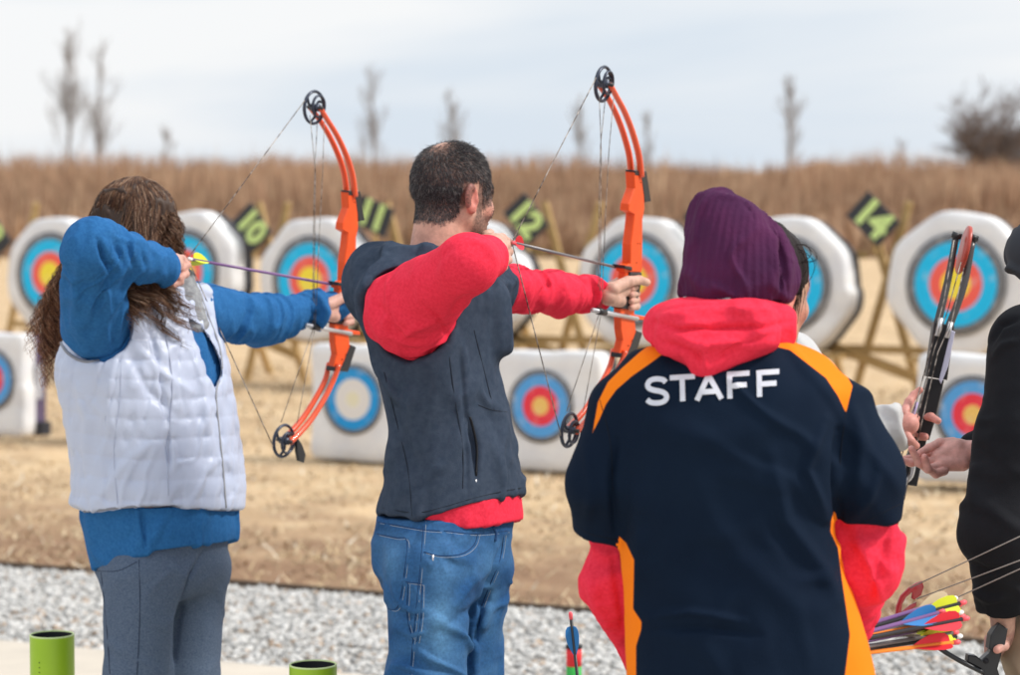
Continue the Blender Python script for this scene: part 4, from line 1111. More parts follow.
    for i in range(5200):
        az = rn.uniform(-190, 95) if i % 3 else rn.uniform(-20, 100)     # 0 = her right ear, -90 = back of the head
        if az < -35: key = ('b1', 'b2', 'b3')[rn.integers(3)]
        elif az < 45: key = ('s1', 's2', 's3', 's4')[rn.integers(4)]
        else: key = 'f'
        a = math.radians(az); arc = []
        end = rn.uniform(78, 100)
        for th in np.linspace(3, end, 7):
            t = math.radians(th); w1 = 1 + .03 * rn.uniform(-1, 1); arc.append(hc + Rh.T @ np.array([math.sin(t) * math.cos(a) * .084 * w1, -.02 + math.sin(t) * math.sin(a) * .105 * w1, .030 + math.cos(t) * .094 * w1]))
        g = G[key]; cl = rn.integers(13); rr = np.random.default_rng(int(cl) + 50 * (ord(key[0]) + ord(key[-1])))
        co_ = rr.normal(0, .020, 3) + rn.normal(0, .0032, 3); ph = rr.uniform(0, 6.28); cut = rn.uniform(.55, 1)
        hang = spline(g, 5); hang = hang[:max(6, int(len(hang) * cut))]; tt = np.linspace(0, 1, len(hang))[:, None]
        hang = hang + co_ * (.45 + .75 * tt)
        path = np.concatenate([np.array(arc), hang[1:]]); L0 = np.linspace(0, 1, len(path))
        u = np.linspace(0, 1, 34); path = np.stack([np.interp(u, L0, path[:, j]) for j in range(3)], 1)
        for _ in range(3): path[1:-1] = (path[:-2] + path[1:-1] * 2 + path[2:]) / 4
        cu = .0095 * np.clip((u - .35) * 2.6, 0.20, 1) * rn.uniform(.7, 1.4); fr = 6.283 / rr.uniform(.045, .075); sl = np.r_[0, np.cumsum(np.linalg.norm(np.diff(path, axis=0), axis=1))]
        e1 = nrm(rn.normal(0, .08, 3) + [1, .2, 0]); e2 = nrm(np.cross(e1, [0, 0, 1]))
        path = path + (np.sin(sl * fr + ph)[:, None] * e1 + np.cos(sl * fr + ph)[:, None] * e2) * cu[:, None]
        S.append(path); base = np.array([(.12, .056, .032), (.20, .105, .058), (.045, .022, .016), (.36, .24, .165)][rn.choice(4, p=[.4, .25, .25, .1])])
        tip = base * np.array([1.8, 1.45, 1.25]) if key[0] == 'b' else base * 1.25
        Cc.append(base[None] * (1 - u[:, None] ** 1.5) + tip[None] * u[:, None] ** 1.5)
    V, F = strands_mesh(S, .00085, 3); cc = np.repeat(np.array(Cc).reshape(-1, 3), 3, 0)
    mesh_obj('hair_strands', V, F, HAIR, hm, col=cc)

def bow_hand(pl, A, wrist, skin):
    h = lambda x, y, o=0.0: pl(*A(x, y), o)
    ch = [([wrist, h(612, 293, .0), h(624, 288, .002)], [.026, .026, .022]), ([h(609, 297, .01), h(620, 301, .012)], [.022, .016]), ([wrist, h(619, 284, -.015)], [.024, .017]),
          ([h(613, 289, .018), h(628, 281.5, .026), h(639, 280, .026), h(647, 282.5, .022)], [.017, .0135, .0115, .0095], .004)]
    for i in range(4):
        y = 7 * i * .95; ch.append(([h(618, 284 + y, -.022), h(633, 284 + y, -.024), h(636.5, 287.0 + y * .97, .004), h(631, 288.5 + y * .97, .021)], [.0115, .0098, .0092, .0078], .0025))
    return hand_mesh(ch, skin=skin)

# ------------------------------------------------------------------ man
def man():
    wY = 33.0
    rows = [(262, 392, 478), (272, 378, 492), (285, 366, 500), (305, 362, 503), (320, 364, 502), (350, 372, 499), (380, 380, 499), (400, 386, 504), (420, 391, 508), (440, 392, 514), (465, 390, 520), (490, 385, 523), (516, 380, 525), (530, 379, 526)]
    T = Loft(rows, 5.42, wY, 1.25, 2.4)
    Rs, El, Wr = P(408, 308, 5.28), P(468, 264, 5.07), P(491, 257, 5.28)
    Ls, Le, Lw = P(490, 286, 5.55), P(556, 294, 5.74), P(600, 294, 5.93)
    neck = P(440, 262, 5.42); hc = P(454, 195, 5.46); Rh = frame(50, -3, 3)
    hipN, kneeN = P(430, 568, 5.30), P(427, 678, 5.28); hipF, kneeF = P(468, 572, 5.47), P(460, 678, 5.47)
    legN = [hipN, kneeN, np.array([kneeN[0], kneeN[1], .09])]; legF = [hipF, kneeF, np.array([kneeF[0], kneeF[1] + .05, .09])]
    root = np.array([(kneeN[0] + kneeF[0]) / 2, (kneeN[1] + kneeF[1]) / 2, 0])
    core = lambda p: smin(smin(smax(T(p, -.035), T.z0 + .03 - p[:, 2], .02), cone(p, Rs, Ls, .055, .055), .03), cone(p, T.centre(neck[2] - .08), neck, .06, .055), .03)
    bodyf = lambda p: smin(smin(smin(smin(core(p), limb(p, legN, [.075, .055, .035]), .03), limb(p, legF, [.075, .055, .035]), .03), limb(p, [Rs, El, Wr], [.05, .038, .028]), .02), limb(p, [Ls, Le, Lw], [.04, .026, .024]), .02)
    Vb, Fb = sdf_mesh(lambda p: smax(bodyf(p), p[:, 2] - neck[2], .003), *bounds([Rs, El, Wr, Ls, Le, Lw, legN[2] - [0, 0, .02], legF[2], T.centre(1.0) + [.2, .2, 0], T.centre(1.0) - [.2, .2, 0], neck], .09), .009)
    def hairline(q):  # >0 inside the hair region (metres)
        y, z, x = q[:, 1], q[:, 2], np.abs(q[:, 0])
        low = np.interp(y, [-.11, -.075, -.045, -.02, .0, .022, .03, .06], [-.062, -.066, -.050, -.022, .032, .030, -.03, -.02])
        top = np.interp(y, [.0, .035, .055, .07, .1], [9, 9, .085, .055, .02]) - .0
        return np.minimum(np.minimum(z - low, .068 + .02 * np.clip(z - .03, -1, .05) * 10 * 0 - y), 9)
    def beard(q, x):
        y, z = q[:, 1], q[:, 2]
        hl = np.clip(hairline(q) / .006 + .5, 0, 1) * (1 - np.clip(1 - np.hypot(q[:, 0] * 1.1, y + .050) / .042, 0, 1) ** .6 * (z > .07) * .8)
        sb = ((y > .012) & (y < .034) & (z < .04) & (z > -.045) & (x > .05)) * .8
        jw = np.clip((-.035 - z) / .01, 0, 1) * np.clip((y - .0) / .012, 0, 1) * np.clip((z + .145) / .02, 0, 1) * .8
        n_ = .85 + .3 * noise(q * 400, 4); return np.clip(np.maximum(np.maximum(hl * .80, sb), jw) * n_, 0, .95)
    Hd = head_mesh(hc, Rh, T.centre(neck[2] - .06) + heading(50) * .0, fat=.004, rn=.061, rn2=.068, h=.0026, skin=(.64, .36, .27), beard=beard)
    dh = hand_mesh([([Wr, P(496, 247, 5.36)], [.030, .027]), ([P(494, 250, 5.34), P(499, 243, 5.36)], [.026, .020]), ([P(492, 238, 5.42), P(502, 238, 5.46), P(509, 243, 5.46), P(505, 247, 5.43)], [.012, .0105, .0095, .0085]),
                    ([P(492, 245, 5.41), P(503, 246, 5.45), P(509, 252, 5.45), P(504, 255, 5.42)], [.012, .0105, .0095, .0085]), ([P(492, 251, 5.40), P(503, 254, 5.44), P(508, 260, 5.43), P(502, 263, 5.41)], [.0115, .0100, .0095, .008]),
                    ([P(492, 257, 5.39), P(500, 262, 5.42), P(504, 267, 5.42), P(499, 269, 5.40)], [.010, .009, .0085, .0075]), ([P(488, 240, 5.42), P(486, 236, 5.46), P(490, 233, 5.49)], [.014, .012, .010])], skin=(.66, .40, .31))
    bh = bow_hand(PM, AM, P(604, 295, 5.95), (.66, .40, .31))
    V, F, c_ = join([(Vb, Fb, (.62, .34, .26)), Hd, dh, bh])
    ro = mesh_obj('person', V, F, SKIN, origin=root, col=c_)
    tag(ro, 'balding man in a dark grey vest, red sleeves and jeans drawing a bow', 'person')
    # short hair
    HM = mat('short_hair', (1, 1, 1), .45, attr='col', nscale=50, spec=.45)
    rn = np.random.default_rng(8); n = 34000; u = rn.normal(0, 1, (n, 3)); u /= np.linalg.norm(u, axis=1)[:, None]
    r3 = np.array([.0765, .098, .088]); q = np.array([0, -.012, .032]) + u * r3
    low = q[:, 2] < .0; q[low, 0] *= .93; q[low, 2] *= 1.05
    keep = hairline(q) > rn.uniform(-.004, .004, n); bald = np.clip(1 - np.hypot(q[:, 0] * 1.15, q[:, 1] + .048) / .062, 0, 1) * (q[:, 2] > .06)
    keep &= rn.random(n) > bald * 1.12; keep &= ~((np.abs(q[:, 0]) > .055) & (np.abs(q[:, 1] + .014) < .022) & (q[:, 2] < .034)); q = q[keep]; u = u[keep]
    # the nape: roots on the lower back of the head and the neck
    n2 = 12000; az = rn.uniform(-1.9, 1.9, n2); u2 = np.stack([np.sin(az), -np.cos(az), az * 0], 1); q2 = u2 * .075 + np.array([0, -.02, 0]); q2[:, 2] = rn.uniform(-.072, .02, n2)
    nl = (T.centre(neck[2] - .06) - hc) @ Rh.T
    k2 = (hairline(np.c_[u2[:, 0] * .07, u2[:, 1] * .085 - .015, q2[:, 2]]) > rn.uniform(-.006, .006, n2)) & (np.abs(az) < 1.35); q = np.concatenate([q, q2[k2]]); u = np.concatenate([u, u2[k2]])
    for _ in range(5):
        d = smin(head_sdf(q, .004), cone(q, (0, -.028, -.045), nl, .061, .068), .02); q = q - u * d[:, None] * .9
    whorl = np.array([0.0, -.06, .115]); dirn = q - whorl; dirn -= u * np.sum(dirn * u, 1)[:, None]; dirn /= np.linalg.norm(dirn, axis=1)[:, None] + 1e-6
    ln = rn.uniform(.005, .0095, len(q))[:, None] * np.where(q[:, 2:3] < -.01, .55, 1.0) * np.where(q[:, 2:3] > .08, 1.35, 1)
    side = rn.normal(0, .28, (len(q), 3)); d1 = dirn * .8 + u * .42 + side
    S = np.stack([q, q + d1 * ln * .5, q + d1 * ln * .95 + dirn * ln * .22 - u * ln * .12], 1)
    S = hc + S @ Rh; g = rn.uniform(.6, 1.5, len(q)); col = np.array((.050, .046, .052))[None] * g[:, None]; gr = rn.random(len(q)) < .16; col[gr] = (.26, .24, .23)
    V, F = strands_mesh(S, .00045, 5, .4); mesh_obj('hair', V, F, HM, ro, col=np.repeat(col, 9, 0))
    # red shirt: hem, chest and sleeves
    hx = [375, 381, 415, 444, 471, 500, 524]; hy = [513, 514, 519, 513, 505, 499, 494]
    S2 = Loft([(485, 386, 521), (500, 386, 522), (515, 392, 524), (530, 396, 524)], 5.42, wY, 1.25, 2.4); bx = [380, 414, 444, 475, 524]; by = [516, 518, 527.5, 529, 520]
    V, F = garment(lambda p: smax(smax(S2(p, -.003), hem_cut(p, bx, by, 5.42), .003), -hem_cut(p, hx, [v - 7 for v in hy], 5.42), .002), *bounds([T.centre(1.05) + [.2, .2, 0], T.centre(.9) - [.2, .2, 0]], .07), .004, [folds(.0018, basis([0, 0, 1], 3, 12), 15), crease([(470, 512), (466, 530)], 4, .003), crease([(440, 516), (436, 530)], 4, -.003)])
    mesh_obj('shirt_hem', V, F, RED, ro)
    V, F = garment(lambda p: smax(smax(smin(T(p, -.018), cone(p, P(446, 272, 5.42), P(448, 256, 5.42), .07, .062), .02), p[:, 2] - P(150, 254, 5.42)[2], .01), P(100, 430, 5.42)[2] - p[:, 2], .005), *bounds([T.centre(1.1) + [.26, .26, 0], T.centre(1.6) - [.26, .26, 0]], .03), .006); mesh_obj('shirt', V, F, RED, ro)
    up = nrm(El - Rs); fo = nrm(Wr - El)
    V, F = garment(lambda p: smax(smin(limb(p, [Rs, El, Wr], [.090, .060, .044], .03), ell(p, P(412, 318, 5.30), (.085, .085, .068)), .05), (p - Wr) @ nrm(Wr - El) - .0, .006), *bounds([Rs, El, Wr, P(405, 330, 5.3)], .13), .0042,
                   [folds(.006, basis(up, 16, 5), 2, near(Rs + [0, 0, -.05], .16)), folds(.005, basis(fo, 22, 6), 6, near(Wr, .10)), crease([(446, 334), (438, 318), (420, 304)], 3, -.006), crease([(373, 300), (388, 318), (392, 340)], 4, -.005),
                    crease([(448, 322), (458, 304), (478, 292)], 4, -.006), crease([(400, 340), (415, 328), (440, 322)], 4, .006), crease([(470, 240), (486, 246), (496, 262)], 4, .005), crease([(455, 246), (440, 256), (430, 275)], 4, -.004)])
    mesh_obj('sleeve', V, F, RED, ro)
    ax = nrm(Lw - Ls)
    V, F = garment(lambda p: smax(limb(p, [Ls, Le, Lw], [.060, .045, .036], .04), (p - Lw) @ nrm(Lw - Le) - .016, .006), *bounds([Ls, Le, Lw], .1), .0040,
                   [folds(.0065, basis(ax, 18, 6), 9, lambda V: np.clip((V @ ax - Ls @ ax) / .4, .5, 1)), crease([(540, 270), (548, 285), (534, 310)], 3, -.008), crease([(562, 278), (566, 292), (556, 310)], 2.6, .006), crease([(592, 282), (596, 296), (592, 308)], 2.2, -.006)])
    mesh_obj('sleeve', V, F, RED, ro)
    # vest
    hx = [375, 381, 415, 444, 471, 500, 524]; hy = [513, 514, 519, 513, 505, 499, 494]
    def fv(p):
        d = smin(T(p), cone(p, P(398, 292, 5.34), P(486, 284, 5.54), .085, .070), .05)
        d = smin(d, ell(p, P(382, 284, 5.46), (.085, .09, .095)), .04)
        d = smin(d, cone(p, P(436, 276, 5.42), P(442, 262, 5.43), .098, .086), .03)
        d = smin(d, cone(p, P(494, 300, 5.40), P(499, 345, 5.42), .030, .026), .03)
        d = smax(d, p[:, 2] - (P(440, 246, 5.4)[2] + .06 * (p - P(440, 246, 5.4)) @ heading(230)), .012)
        d = smax(d, hem_cut(p, hx, hy, 5.42), .005)
        d = smax(d, -limb(p, [P(407, 314, 5.25), P(470, 262, 5.0)], [.108, .085]), .010)
        d = smax(d, -(ell(p, P(410, 322, 5.24), (.10, .12, .088))), .008)
        d = smax(d, -limb(p, [P(494, 287, 5.58), Le], [.066, .055]), .008)
        d = smax(d, -cone(p, P(446, 285, 5.42), P(452, 235, 5.42), .066, .082), .006)
        return d
    V, F = garment(fv, *bounds([T.centre(1.0) + [.27, .27, -.06], T.centre(1.62) - [.27, .27, 0]], .05), .0042,
                   [folds(.005, basis([.2, .1, 1], 4, 11), 21), crease([(460, 350), (466, 420), (468, 500)], 2.2, -.004), crease([(468, 418), (476, 445), (477, 478)], 3.2, -.014), crease([(372, 330), (388, 380), (396, 430), (392, 480)], 7, .007),
                    crease([(400, 360), (412, 400), (400, 460), (388, 505)], 9, .006), crease([(486, 430), (498, 460), (505, 490)], 6, .006), crease([(352, 282), (366, 262), (386, 250)], 4, -.008), crease([(356, 300), (372, 275)], 5, .006), crease([(440, 340), (430, 420), (436, 500)], 10, .004)])
    NV = mat('charcoal_softshell', (.048, .066, .100), .85, (.034, .050, .080), 60, weave=380, bump=.3, bscale=35, bdist=.004, spec=.1, wrk=(7, .9, .025, (1, 1, .5)))
    mesh_obj('vest', V, F, NV, ro); sv = Surf((V, F)); ds = mat('vest_seam', (.015, .022, .035), .9); mb = MB()
    seam(sv, [(447, 338), (455, 400), (463, 450), (462, 508)], .0011, None, None, None, mb=mb); seam(sv, [(384, 372), (396, 420), (408, 470), (412, 516)], .0010, None, None, None, mb=mb)
    seam(sv, [(478, 405), (492, 410), (507, 412)], .001, None, None, None, mb=mb); seam(sv, [(474, 330), (484, 370), (494, 410)], .0011, None, None, None, mb=mb)
    seam(sv, [(383, 508), (415, 513), (444, 507), (471, 499), (500, 492), (521, 488)], .0009, None, None, None, mb=mb)
    if mb.V: mb.build('vest_seam', ds, ro)
    mb = MB(); seam(sv, [(470, 417), (474, 432), (477, 450), (476, 476)], .0032, None, None, None, mb=mb, off=-.001)
    if mb.V: mb.build('pocket_zip', mat('zip_black', (.006, .007, .010), .6), ro)
    h_ = sv.hit(475.5, 480, .002)
    if h_ is not None: MB().tube([h_, h_ - [0, 0, .014]], .0022, 8).build('zip_pull', RODM, ro)
    mb = MB(); seam(sv, [(371, 292), (368, 305), (372, 322), (380, 338), (398, 348), (418, 349), (436, 344), (447, 334)], .0030, None, None, None, mb=mb)
    if mb.V: mb.build('armhole_binding', ds, ro)
    # jeans
    Jn = Loft([(505, 379, 515), (520, 378, 512), (540, 374, 510), (560, 375, 509), (580, 379, 508), (600, 385, 507), (610, 388, 506)], 5.42, wY, 1.2, 2.4)
    ft = lambda p: smin(smax(smax(Jn(p), p[:, 2] - P(150, 513, 5.42)[2], .006), P(150, 604, 5.42)[2] - p[:, 2], .10), smin(limb(p, legN, [.098, .086, .068]), limb(p, legF, [.094, .086, .066]), .016), .03)
    V, F = garment(ft, *bounds([P(375, 505, 5.2), P(515, 505, 5.7), legN[2], legF[2]], .14), .0045,
                   [folds(.006, basis([.6, 0, 1], 11, 6), 5, lambda V: np.clip((.95 - V[:, 2]) / .25, .25, 1)), crease([(507, 538), (492, 575), (483, 610), (475, 640)], 3, -.012), crease([(500, 560), (470, 585), (450, 612)], 4, .006), crease([(498, 590), (468, 612), (440, 630)], 4, -.005),
                    crease([(440, 560), (436, 600), (430, 670)], 12, .006), crease([(492, 600), (478, 640), (474, 675)], 5, .006), crease([(388, 540), (392, 560), (390, 590)], 6, .006), crease([(396, 610), (410, 618), (424, 616)], 3, -.006), crease([(395, 628), (412, 636), (426, 632)], 3, .005)])
    x, y = proj(V); fade = np.exp(-((x - 440) / 16) ** 2 - ((y - 625) / 60) ** 2) * .6 + np.exp(-((x - 490) / 8) ** 2 - ((y - 600) / 40) ** 2) * .35 + np.exp(-((x - 392) / 12) ** 2 - ((y - 562) / 22) ** 2) * .35
    nf = fbm(V @ np.array([[9, 0, 0], [0, 9, 0], [0, 0, 22]]).T, 31) * .16; fade = np.clip(fade + nf + .08, 0, 1)[:, None]
    col = np.array((.015, .085, .24)) * (1 - fade) + np.array((.13, .32, .56)) * fade
    J = mat('denim', (1, 1, 1), .9, attr='col', nscale=160, weave=520, bump=.35, bscale=50, bdist=.004, bump2=(60, .3, .0015, (.15, .15, 1.6)), wrk=(10, .9, .022, (1, 1, 1.2)))
    mesh_obj('jeans', V, F, J, ro, col=col); sj = Surf((V, F)); mb = MB(); mt = MB()
    for ln in ([(424, 520), (421, 560), (417, 600), (413, 640), (410, 674)], [(377, 534), (396, 538), (407, 541), (404, 575), (398, 607), (386, 609)], [(378, 522), (400, 526), (424, 530), (440, 531)],
               [(424, 552), (440, 556), (462, 554), (474, 545), (478, 533)], [(406, 582), (422, 584)], [(408, 583), (407, 615), (412, 638)], [(422, 584), (421, 618), (417, 642)], [(444, 531), (475, 534), (507, 531)], [(504, 534), (500, 560), (488, 590), (482, 606)]):
        seam(sj, ln, .0012, None, None, None, mb=mb)
        seam(sj, [(a + 2.2, b + 1.6) for a, b in ln], .0006, None, None, None, mb=mt)
    mb.build('jeans_seam', mat('denim_seam', (.012, .045, .13), .9), ro); mt.build('stitching', mat('thread', (.30, .34, .40), .9), ro)
    V2, F2 = [], []
    mb = MB(); seam(sj, [(493, 527), (496, 533), (495, 541)], .004, None, None, None, mb=mb)
    if mb.V: mb.build('belt_loop', mat('denim_dark', (.02, .07, .19), .9), ro)
    h_ = sj.hit(433, 555, .002); 
    if h_ is not None: MB().tube([h_, h_ - [0, 0, .022]], .0022, 8).build('pocket_clip', RODM, ro)
    for l in (legN, legF): shoe(l[2], 110, ro, SHOE, SOLE)

# ------------------------------------------------------------------ staff member seen from behind
def staff():
    D0 = 4.2; wY = 96.0     # shoulder axis across the picture
    rows = [(338, 668, 788), (350, 650, 800), (365, 630, 818), (385, 614, 836), (410, 606, 844), (440, 604, 846), (480, 609, 845), (520, 616, 838), (560, 619, 842), (600, 622, 858), (640, 620, 872), (675, 622, 880), (700, 620, 882), (740, 618, 884)]
    T = Loft(rows, D0, wY, 1.55, 2.6)
    Ls, Le, Lw = P(622, 408, 4.20), P(616, 582, 4.29), P(662, 700, 4.50)
    Rs, Re, Rw = P(838, 412, 4.20), P(860, 558, 4.27), P(848, 632, 4.48)
    neck = P(722, 330, 4.24); hc = P(760, 291, 4.30); Rh = frame(50, -8, 0)
    hipL, hipR = P(672, 760, 4.25), P(812, 760, 4.25); legs = []
    for h in (hipL, hipR): legs.append([h, np.array([h[0] * .98, h[1], .45]), np.array([h[0] * .98, h[1] - .02, .09])])
    root = np.array([(hipL[0] + hipR[0]) / 2, hipL[1], 0])
    core = lambda p: smin(smin(smax(T(p, -.04), T.z0 + .03 - p[:, 2], .02), cone(p, Rs, Ls, .05, .05), .03), cone(p, T.centre(neck[2] - .08), neck, .06, .055), .03)
    bodyf = lambda p: smin(smin(smin(smin(core(p), limb(p, legs[0], [.07, .055, .035]), .03), limb(p, legs[1], [.07, .055, .035]), .03), limb(p, [Rs, Re, Rw], [.05, .035, .026]), .02), limb(p, [Ls, Le, Lw], [.04, .028, .024]), .02)
    Vb, Fb = sdf_mesh(lambda p: smax(bodyf(p), p[:, 2] - neck[2], .003), *bounds([Rs, Re, Rw, Ls, Le, Lw, legs[0][2], legs[1][2], T.centre(1.0) + [.3, .2, 0], T.centre(1.0) - [.3, .2, 0], neck], .09), .010)
    Hd = head_mesh(hc, Rh, T.centre(neck[2] - .07), rn=.056, rn2=.06, skin=(.52, .31, .22))
    hands = []
    # left hand: relaxed; right hand: closed round the arrow shafts
    def generic(w, tgt, up):
        w = np.asarray(w); f = nrm(tgt - w); u = nrm(up); s = np.cross(f, u); c = [([w, w + f * .07], [.026, .028])]
        for i in range(4):
            b = w + f * .085 + s * (.03 - .02 * i); c.append(([b, b + f * .03 + u * .004, b + f * .035 + u * .030, b + f * .012 + u * .040], [.010, .0095, .009, .008], .003))
        c.append(([w + f * .03 + s * .025, w + f * .055 + s * .045 + u * .015, w + f * .07 + s * .03 + u * .035], [.013, .011, .009])); return hand_mesh(c, h=.002, skin=(.52, .31, .22))
    hands.append(generic(Lw, Lw + [.1, .12, -.02], np.array([.5, -.2, .8]))); gh = P(832, 640, 4.52); hands.append(generic(Rw, gh, np.array([.1, -.9, .3])))
    V, F, c_ = join([(Vb, Fb, (.5, .3, .22)), Hd] + hands); ro = mesh_obj('person', V, F, SKIN, origin=root, col=c_)
    tag(ro, 'staff member seen from behind in purple beanie and black and orange STAFF shirt', 'person')
    # jersey with short sleeves
    cutL = P(596, 545, 4.17); cutR = P(873, 525, 4.17)
    aL = nrm(Le - Ls); aR = nrm(Re - Rs + [.02, 0, 0]); nL = nrm(aL + [-.10, 0, 0]); nR = nrm(aR + [-.30, 0, 0])
    slL = lambda p, g=0: limb(p, [Ls, P(606, 480, 4.20), P(599, 560, 4.24)], [.062 + g, .058 + g, .050 + g], .05)
    slR = lambda p, g=0: limb(p, [Rs, P(862, 475, 4.20), P(870, 560, 4.24)], [.062 + g, .060 + g, .056 + g], .05)
    def fj(p):
        d = smin(T(p), cone(p, P(650, 390, 4.21), P(804, 388, 4.21), .062, .064), .05)
        d = smax(d, p[:, 2] - P(722, 336, 4.2)[2], .02)
        a = smax(slL(p), (p - cutL) @ nL, .005); b = smax(slR(p), (p - cutR) @ nR, .005)
        d = smin(smin(d, a, .018), b, .018)
        return smax(d, P(700, 745, 4.2)[2] - p[:, 2], .005)
    V, F = garment(fj, *bounds([P(560, 335, 4.0), P(915, 335, 4.45), P(560, 745, 4.0), P(915, 745, 4.5)], .06), .0042,
                   [folds(.003, basis([1, .2, .8], 9, 4), 33), crease([(826, 420), (806, 470), (828, 520)], 5, .008), crease([(772, 455), (785, 520), (822, 570), (838, 600)], 8, .009), crease([(690, 480), (740, 560), (800, 615)], 14, .006),
                    crease([(616, 440), (612, 480), (616, 530)], 3.5, -.012), crease([(838, 430), (836, 480), (840, 535)], 3.5, -.012), crease([(650, 618), (690, 612), (745, 622)], 4, .007), crease([(655, 630), (700, 628), (760, 636)], 4, -.006),
                    crease([(850, 400), (862, 440), (858, 500)], 7, .006), crease([(880, 470), (868, 500), (850, 520)], 5, .006), crease([(585, 440), (592, 490), (586, 530)], 6, .005), crease([(632, 470), (640, 540), (636, 600)], 9, .006), crease([(640, 420), (700, 440), (780, 425)], 14, .004)])
    x, y = proj(V); back = (V[:, 1] < T.centre(1.2)[1] + .03)
    pl = [[(652, 343), (640, 352), (622, 368), (608, 382), (598, 402), (592.5, 433), (600, 418), (606, 404), (616, 390), (632, 376), (652, 362), (668, 350), (664, 338)],
          [(779, 338), (800, 343), (822, 352), (838, 364), (848, 378), (852.5, 386), (846, 413), (838, 396), (826, 378), (808, 364), (790, 350), (774, 346)],
          [(617, 500), (617.5, 535), (626, 543), (634, 560), (633.5, 590), (633, 609), (641.5, 622), (641, 630), (636, 646), (636, 760), (600, 760), (608, 654), (590, 560), (612, 540)],
          [(834.5, 509), (831, 522), (830.5, 532), (838, 548), (842, 580), (845, 600), (850, 635), (845, 675), (843, 760), (900, 760), (900, 560), (848, 560), (842, 540)]]
    mk = np.full(len(V), 50.0)
    for q in pl: mk = np.minimum(mk, poly_sd(x, y, q))
    # the sleeves themselves stay navy below the armpit
    arm = np.minimum(slL(V, .004), slR(V, .004)); tor = T(V, .004); on_arm = (arm < tor - .004) & (y > 440); mk = np.where(on_arm, 50, mk)
    JM = mat('black_jersey', (.0035, .0095, .024), .85, (.005, .013, .030), 4, spec=.10, bump=.2, bscale=30, bdist=.004, weave=450, wrk=(5, 1.0, .035, (1, 1, .7)), mask=[('panel', (.92, .215, .010))])
    mesh_obj('jersey', V, F, JM, ro, attrs={'panel': mk}); sj = Surf((V, F))
    mb = MB(); seam(sj, [(574, 524), (590, 534), (617, 540)], .0008, None, None, None, mb=mb); seam(sj, [(902, 503), (880, 514), (852, 528)], .0008, None, None, None, mb=mb)
    seam(sj, [(600, 400), (610, 440), (613, 490)], .0008, None, None, None, mb=mb); seam(sj, [(846, 412), (841, 450), (838, 500)], .0008, None, None, None, mb=mb)
    if mb.V: mb.build('jersey_seam', mat('navy_seam', (.003, .005, .012), .9), ro)
    # lettering: strokes laid on the cloth
    L_ = {'S': [[(20, 4.0), (17, 1.2), (11, 0), (5, 1), (2, 4.5), (3, 8.5), (8, 11), (14, 12.5), (19, 15.2), (20.5, 19), (18, 22.6), (12, 24), (5, 23), (1, 20)]],
          'T': [[(0, 0), (25, 0)], [(12.5, 0), (12.5, 24)]], 'A': [[(0, 24), (12, 0), (24.5, 24)], [(4.5, 16), (20, 16)]], 'F': [[(0, 24), (0, 0), (20, 0)], [(0, 11.5), (17, 11.5)]]}
    V2 = []; F2 = []; w2 = 2.6
    for ch, ox, oy in (('S', 646, 380), ('T', 670, 378.3), ('A', 696.5, 376.6), ('F', 729.5, 374.8), ('F', 759, 373.2)):
        for si, st in enumerate(L_[ch]):
            st = np.array(st, float)
            q = spline(np.c_[st, st[:, :1] * 0], 5)[:, :2] if ch == 'S' else np.concatenate([np.linspace(st[i], st[i + 1], 12)[(0 if i == 0 else 1):] for i in range(len(st) - 1)])
            t = np.gradient(q, axis=0)
            if ch in 'AF' and len(st) == 3:
                pass
            t /= np.linalg.norm(t, axis=1)[:, None]; nn_ = np.stack([-t[:, 1], t[:, 0]], 1)
            k = np.ones(len(q))
            if len(st) == 3 and ch != 'S': k[11] = 1.414 if ch == 'F' else 1.12
            b0 = len(V2)
            for i in range(len(q)):
                for s_ in (-1, -.33, .33, 1):
                    a_ = q[i] + nn_[i] * s_ * w2 * k[i]; X_ = ox + a_[0] + a_[1] * .02; Y_ = oy + a_[1] - a_[0] * .065
                    h_ = sj.hit(X_, Y_, .0016 + .0006 * si); V2.append(h_ if h_ is not None else V2[-1])
            for i in range(len(q) - 1):
                for j in range(3): F2.append([b0 + i * 4 + j, b0 + i * 4 + j + 1, b0 + i * 4 + 4 + j + 1, b0 + i * 4 + 4 + j])
    mesh_obj('lettering', V2, F2, mat('white_print', (.66, .69, .76), .7, (.60, .63, .72), 90), ro, smooth=False)
    # red hooded sweatshirt: sleeves and hood
    for (S_, E_, W_, cr) in ((Ls, Le, Lw, [crease([(585, 560), (598, 610), (622, 650)], 6, .006), crease([(612, 550), (620, 600), (626, 640)], 4, -.006)]), (Rs, Re, Rw, [crease([(858, 540), (872, 570), (880, 600)], 5, .008), crease([(890, 520), (884, 556), (868, 600)], 5, -.007), crease([(905, 520), (898, 560)], 4, .006)])):
        m_ = (S_ + E_) / 2
        V, F = garment(lambda p: limb(p, [m_, E_, W_], [.050, .048, .042] if E_ is Le else [.054, .062, .040], .05), *bounds([m_, E_, W_], .11), .0045, [folds(.0045, basis(nrm(W_ - E_), 12, 6), 3, near(E_, .16)), folds(.003, basis(nrm(E_ - m_), 14, 5), 7)] + cr)
        mesh_obj('hoodie_sleeve', V, F, RED, ro)
